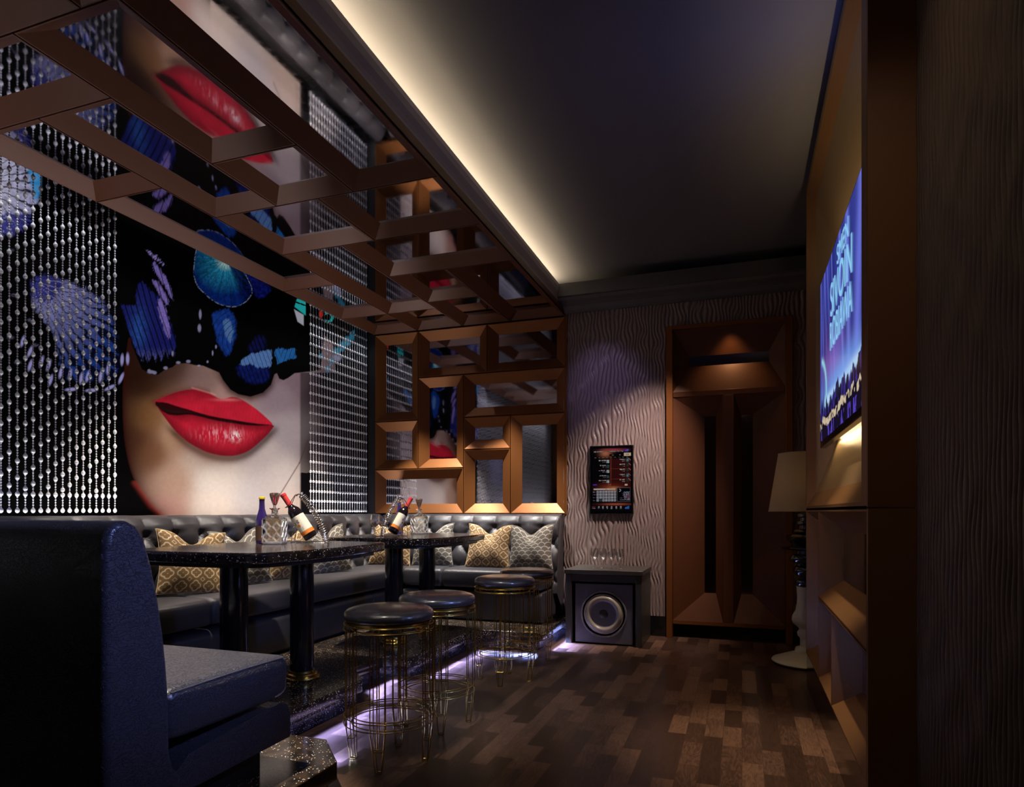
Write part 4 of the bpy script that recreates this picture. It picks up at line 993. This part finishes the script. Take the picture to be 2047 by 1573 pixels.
facet((-.072, .37, .165, 2.285), (-.005, .096, .425, 2.10), 6.40, 6.485)
facet((-.62, .37, 2.335, 2.93), (-.475, .236, 2.585, 2.68), 6.40, 6.485, name='transom_panel')
struct('trim_4', MB().box(-.68, -.622, 6.36, 6.50, 0, 2.96).box(.372, .43, 6.36, 6.50, 0, 2.96).box(-.622, .372, 6.36, 6.50, 2.925, 2.96), M['copper'], bevel=.003)

# ------------------------------------------------------------------ media cabinet on the right
cab = thing('media_wall_unit', 'tall bronze-brown wall unit framing the television on the right', 'wall unit')
XC = .42
body = MB().box(.62, .94, 2.62, 4.96, .22, ZK)
obj('carcass', body, M['copper_dark'], cab)
obj('plinth', MB().box(XC+.004, .94, 2.63, 4.955, 0, .22), M['blackgloss'], cab)
obj('end_panel', MB().box(XC, .62, 2.600, 2.62, 1.215, ZK), M['copper_dark'], cab)
obj('lower_end_panel', MB().box(XC, .62, 2.595, 2.62, .22, 1.21), M['cab'], cab)
obj('far_end_panel', MB().box(XC, .62, 4.94, 4.96, .22, ZK), M['cab'], cab)
# low bevelled frames; u runs along y, v up, recess towards +x
for r, w in (((4.19, 4.94, .225, 1.21), .115), ((2.62, 4.19, .70, 1.21), .115), ((3.60, 4.19, .225, .70), .115), ((2.62, 3.60, .225, .70), .115)):
    cell(cab, 'lower_frame', (XC, 0, 0), (0,1,0), (0,0,1), (1,0,0), r, w, .12, (M['cab'], M['mirror_dark']), lip=.008, gap=.003)
# television niche
def ringf(m, r0, k0, r1, k1):
    a = [(r0[0], r0[2]), (r0[1], r0[2]), (r0[1], r0[3]), (r0[0], r0[3])]; b = [(r1[0], r1[2]), (r1[1], r1[2]), (r1[1], r1[3]), (r1[0], r1[3])]
    for i in range(4):
        j = (i+1) % 4; m.quad((k0, *a[i]), (k0, *a[j]), (k1, *b[j]), (k1, *b[i]))
m = MB(); ringf(m, (2.62, 4.945, 1.22, ZK-.001), XC, (2.73, 4.93, 1.235, ZK-.05), XC); ringf(m, (2.73, 4.93, 1.235, ZK-.05), XC, (2.75, 4.88, 1.325, ZK-.12), XC+.055)
obj('niche_frame', m, M['cab'], cab)
m = MB(); ringf(m, (2.75, 4.88, 1.325, ZK-.12), XC+.055, (3.05, 4.50, 1.75, 2.75), .60); m.quad((.60,3.05,1.75),(.60,4.50,1.75),(.60,4.50,2.75),(.60,3.05,2.75))
obj('niche_back', m, M['niche'] if 'niche' in M else simple('niche_gold_lacquer', (.34, .235, .12), .33, .35), cab)

# television
def paint_tv(U, V):
    c = np.zeros(U.shape+(3,)); 
    def mix(col, m): m = np.clip(m, 0, 1)[..., None]; c[:] = c*(1-m)+np.array(lin(col))*m
    c[:] = lin((24, 30, 92)); g = lambda x, y, a, b: np.exp(-((U-x)/a)**2-((V-y)/b)**2)
    mix((70, 80, 190), .8*fbm(U*9, V*2, 3)); 
    for x, s, w in ((.03,.05,.006),(.07,.12,.005),(.1,-.08,.006),(.16,.1,.008),(.24,.16,.006),(.33,.1,.01),(.62,.05,.03),(.8,-.1,.05),(.9,-.04,.03),(.5,.1,.02)):
        mix((120, 130, 240), .7*np.exp(-((U-x-s*(V-.3))/w)**2)*(V < .75))
    mix((90, 60, 130), g(.2, .55, .12, .2)*.7); mix((150, 120, 220), .6*g(.35, .62, .2, .12))
    mix((205, 240, 255), 1.1*np.exp(-((V-(.79-.02*U))/.035)**2)*(U > .12)*(U < .9)); mix((120, 170, 250), .8*g(.5, .73, .4, .08))
    arc = np.hypot((U-.0)/.17, (V-.72)/.22); mix((150, 220, 240), .95*np.exp(-((arc-1)/.10)**2)*(U > .04)*(V < .85))
    cr = fbm(U*60, V*9, 3); crowd = V > .80-.01*U+.06*(fbm(U*34, V*0+3, 2)-.5)*2
    mix((8, 7, 24), crowd*.97); mix((60, 50, 150), (crowd & (cr > .55) & (V < .87))*.7); mix((90, 70, 200), (crowd & (cr > .6) & (V > .93))*.8)
    mix((225, 205, 175), ((np.abs(V-.895+.05*(fbm(U*26, V*0+9, 2)-.5)) < .022) & (fbm(U*70, V*30, 2) > .42))*.85)
    mix((120, 130, 240), (V > .8)*(U > .97)*.6)
    mix((150, 150, 220), ((U > .86) & (U < .9) & (V > .45) & (V < .7) & (np.mod(V*60, 1) < .4))*.5)
    return c
tv = thing('television', 'large wall television showing a blue-lit concert stage, in the niche on the right', 'television', (.47, 2.72, 1.60))
L = 1.85; Hh = 1.04
obj('bezel', MB().box(0, .035, 0, L, 0, Hh), M['blackgloss'], tv, bevel=.003)
nu, nv = 260, 170; U, V = np.meshgrid(np.linspace(0, 1, nu), np.linspace(0, 1, nv))
grid_obj('display', np.stack([np.full(U.shape, -.0015), L-.012-(L-.024)*U, Hh-.012-(Hh-.05)*V], -1), nu, nv, M['tv'], tv, col=paint_tv(U, V), flip=True)
obj('wall_mount', MB().box(.035, .135, L*.35, L*.65, .35, .7), M['black'], tv)
def text(s, y, z, size, sx=1.0):
    cu = bpy.data.curves.new('lettering', 'FONT'); cu.body = s; cu.size = size; cu.extrude = .0005; cu.align_x = 'LEFT'
    o = bpy.data.objects.new('lettering', cu); C.objects.link(o); cu.materials.append(M['text']); o.parent = tv
    # x axis of the text runs towards -y, up is z, facing -x
    dg = bpy.context.evaluated_depsgraph_get(); dg.update(); me = bpy.data.meshes.new_from_object(o.evaluated_get(dg)); bpy.data.objects.remove(o)
    o = bpy.data.objects.new('lettering', me); C.objects.link(o); o.parent = tv
    if not me.materials: me.materials.append(M['text'])
    o.matrix_local = Matrix.Translation((-.004, y, z)) @ Matrix(((0, 0, -1, 0), (-sx, 0, 0, 0), (0, 1, 0, 0), (0, 0, 0, 1)))
text('SMEN', 1.06, .88, .14, 1.15); text('SIVOIN', 1.33, .68, .26, .95); text('ROBIAWA', 1.35, .50, .22, .78)

# ------------------------------------------------------------------ floor lamp
lp = thing('floor_lamp', 'turned black and cream floor lamp with drum shade between door and wall unit', 'floor lamp', (.49, 5.62, 0))
obj('base', MB().lathe([(.262,.012),(.268,.022),(.262,.032),(.20,.056),(.14,.08),(.098,.094),(.096,.112),(.090,.128),(.062,.136),(.058,.145),(.058,.195),(.060,.205),(.076,.222),(.080,.248),(.064,.272),(.070,.285),(.108,.315),(.120,.345),(.115,.375),(.092,.42),(.082,.47),(.078,.52),(.082,.575),(.084,.61)], 48), M['white_cer'], lp, smooth=True, ang=60)
obj('floor_pad', MB().lathe([(.22,0),(.24,.004),(.24,.013)], 40), M['black'], lp)
obj('column', MB().lathe([(.070,.61),(.088,.618),(.094,.640),(.088,.66),(.066,.668),(.066,.69),(.098,.700),(.108,.73),(.102,.76),(.084,.772),(.084,.79),(.125,.80),(.138,.83),(.126,.855),(.086,.865),(.088,.89),(.188,.902),(.200,.912),(.186,.922),(.120,.932),(.128,.955),(.150,.975),(.162,1.0),(.140,1.018),(.112,1.024),(.122,1.04),(.108,1.055),(.070,1.062),(.066,1.09),(.084,1.10),(.084,1.118),(.062,1.125),(.060,1.15),(.080,1.158),(.080,1.176),(.05,1.182),(.045,1.24),(.012,1.25)], 48), M['blackgloss'], lp, smooth=True, ang=50)
sh = MB().lathe([(.29,1.20),(.218,1.655)], 56, (0,0,0), False); sh.lathe([(.287,1.20),(.215,1.655)], 56, (0,0,0), False)
obj('lamp_shade', sh, M['shade'], lp, smooth=True)
for r, z in ((.29, 1.20), (.218, 1.655)): obj('shade_rim', MB().tube([(r*math.cos(2*PI*k/48), r*math.sin(2*PI*k/48), z) for k in range(48)], .003, 6, True), M['piping0'], lp, smooth=True)
obj('bulb', MB().ball((0, 0, 1.40), .035, .045, 16, 10), emis('warm_bulb', (1, .62, .28), 13), lp, smooth=True)

# ------------------------------------------------------------------ LIGHTS
def area(name, loc, rot, sx, sy, col, e, spread=180):
    l = bpy.data.lights.new(name, 'AREA'); l.shape = 'RECTANGLE'; l.size = sx; l.size_y = sy; l.color = col; l.energy = e; l.spread = R(spread)
    o = bpy.data.objects.new(name, l); C.objects.link(o); o.location = loc; o.rotation_euler = rot; return o
def aim(o, target): o.rotation_euler = (Vector(target)-o.location).to_track_quat('-Z', 'Y').to_euler()
def spot(name, loc, target, deg, e, col, blend=.6, r=.03):
    l = bpy.data.lights.new(name, 'SPOT'); l.spot_size = R(deg); l.spot_blend = blend; l.energy = e; l.color = col; l.shadow_soft_size = r
    o = bpy.data.objects.new(name, l); C.objects.link(o); o.location = loc; aim(o, target); return o
WARM = (1, .80, .52); SOFT = (1, .90, .78); VIO = (.27, .36, 1.0)
a = area('cove_strip', (-1.81, 3.3, 3.395), (0, 0, 0), .03, 6.0, (1, .80, .52), 46, 180)
a.rotation_euler = (Matrix.Rotation(R(-112), 3, 'Y')).to_euler()   # towards the room, tipped up
# platform LED strips along each outer edge run
def led(p, q, e):
    p = Vector((*p, .072)); q = Vector((*q, .072)); mid = (p+q)/2; d = q-p; L_ = d.length; nrm = Vector((d.y, -d.x, 0)).normalized()
    o = area('platform_led', mid-nrm*.012, (0, 0, 0), L_, .012, VIO, e*L_, 34)
    zdir = -(nrm*.91+Vector((0, 0, -.42))).normalized(); xdir = d.normalized(); ydir = zdir.cross(xdir)
    o.rotation_euler = Matrix((xdir, ydir, zdir)).transposed().to_euler()
for i, e in ((3, 11), (5, 15), (6, 15), (7, 11), (11, 15), (13, 2.2), (15, 17)): led(outer[i], outer[(i+1) % len(outer)], e)
spot('downlight', (-2.40, 2.95, 3.16), (-2.74, 3.36, 1), 30, 420, SOFT)
spot('downlight', (-2.40, 4.50, 3.16), (-2.70, 4.98, 1), 30, 380, SOFT)
for y in (3.3, 4.4, 5.3): spot('downlight', (-3.25, y, 3.16), (-3.60, y, .8), 44, 340, SOFT)
for x in (-3.1, -2.2): spot('downlight', (x, 5.75, 3.16), (x, 6.12, .8), 50, 420, (1, .95, .9))
spot('downlight', (-2.25, 1.95, 3.16), (-2.10, 2.0, .6), 26, 700, SOFT)
spot('downlight', (-1.45, 1.6, 3.42), (-1.65, 3.5, .7), 40, 200, (1, .90, .80), .8, .10)
spot('added_blue_fill', (.40, 1.95, 2.1), (-1.75, 1.80, 1.20), 44, 210, (.27, .36, 1.0), 1.0, .12)  # added blue fill on the sofa end, stands in for the television's glow
spot('added_blue_fill', (.38, 2.5, 1.45), (-1.61, 3.6, .72), 54, 120, (.25, .38, 1.0), 1.0, .10)  # second added fill, brings blue onto the stool rims
spot('added_ceiling_fill', (.34, 3.3, 2.85), (-.05, 3.3, 3.5), 130, 5, (.18, .26, 1.0), 1.0, .10)  # added fill aimed up, spreads the television's blue over the ceiling
spot('floor_spot', (.10, 3.35, 3.44), (.14, 3.50, 0), 29, 330, (1, .78, .55), .9)
spot('floor_spot', (-.45, 5.6, 3.44), (-.7, 5.55, 0), 30, 40, (1, .72, .5), .9)
spot('door_spot', (-.1, 6.30, 2.91), (-.1, 6.50, 2.2), 90, 7, (1, .62, .3), .8)
spot('wall_spot', (-.35, 5.45, 3.40), (-1.22, 6.42, .75), 50, 410, (1, .78, .68), 1.0)
spot('violet_spot', (-1.55, 5.2, 3.40), (-1.25, 6.42, 2.35), 38, 26, (.5, .42, 1.0), 1.0)
spot('cabinet_spot', (-.25, 3.9, 3.42), (.44, 4.1, .5), 50, 42, (1, .70, .38), .8)
spot('downlight', (-.1, -.6, 3.4), (.5, 2.6, 1.4), 60, 12, (1, .66, .42), .9, .1)  # added fill behind the camera, lifts the dark end panel
spot('downlight', (.36, 1.7, 3.42), (.57, 2.05, .9), 100, 12, (1, .72, .5), .9, .03)  # added lamp grazing the near right wall so its ridges show
# mural edge lights for the beads (hidden behind the sofa back and above the canopy edge)
a = area('bead_uplight', (-3.945, 2.9, 1.03), (PI, 0, 0), .02, 6.8, (.95, .93, 1), 22, 110)
a = area('bead_wash', (-3.86, 2.9, 3.165), (0, R(20), 0), .02, 6.9, (.9, .92, 1), 4.5, 60)
# television back glow
a = area('tv_backlight', (.53, 3.65, 1.64), (0, R(0), 0), .03, 1.7, (1, .74, .40), 3, 170)
a = area('tv_backlight', (.53, 3.65, 2.60), (PI, 0, 0), .03, 1.7, (1, .74, .40), 4.5, 170)
a = area('tv_backlight', (.53, 4.55, 2.12), (R(-90), 0, 0), .03, .9, (1, .74, .40), 1.6, 170)

w = bpy.data.worlds.new('World'); bpy.context.scene.world = w; w.use_nodes = True
w.node_tree.nodes['Background'].inputs[0].default_value = (.012, .012, .02, 1); w.node_tree.nodes['Background'].inputs[1].default_value = .3

cam = bpy.data.cameras.new('Camera'); co = bpy.data.objects.new('Camera', cam); C.objects.link(co)
co.location = (0, 0, CH); co.rotation_euler = (PI/2, 0, YAW); cam.sensor_width = 36; cam.lens = FPX/2047*36; cam.shift_y = (1022-786.5)/2047
cam.clip_start = .05
sc = bpy.context.scene; sc.camera = co
sc.view_settings.view_transform = 'Standard'; sc.view_settings.look = 'None'; sc.view_settings.gamma = 1; sc.view_settings.exposure = 0; sc.view_settings.use_curve_mapping = False
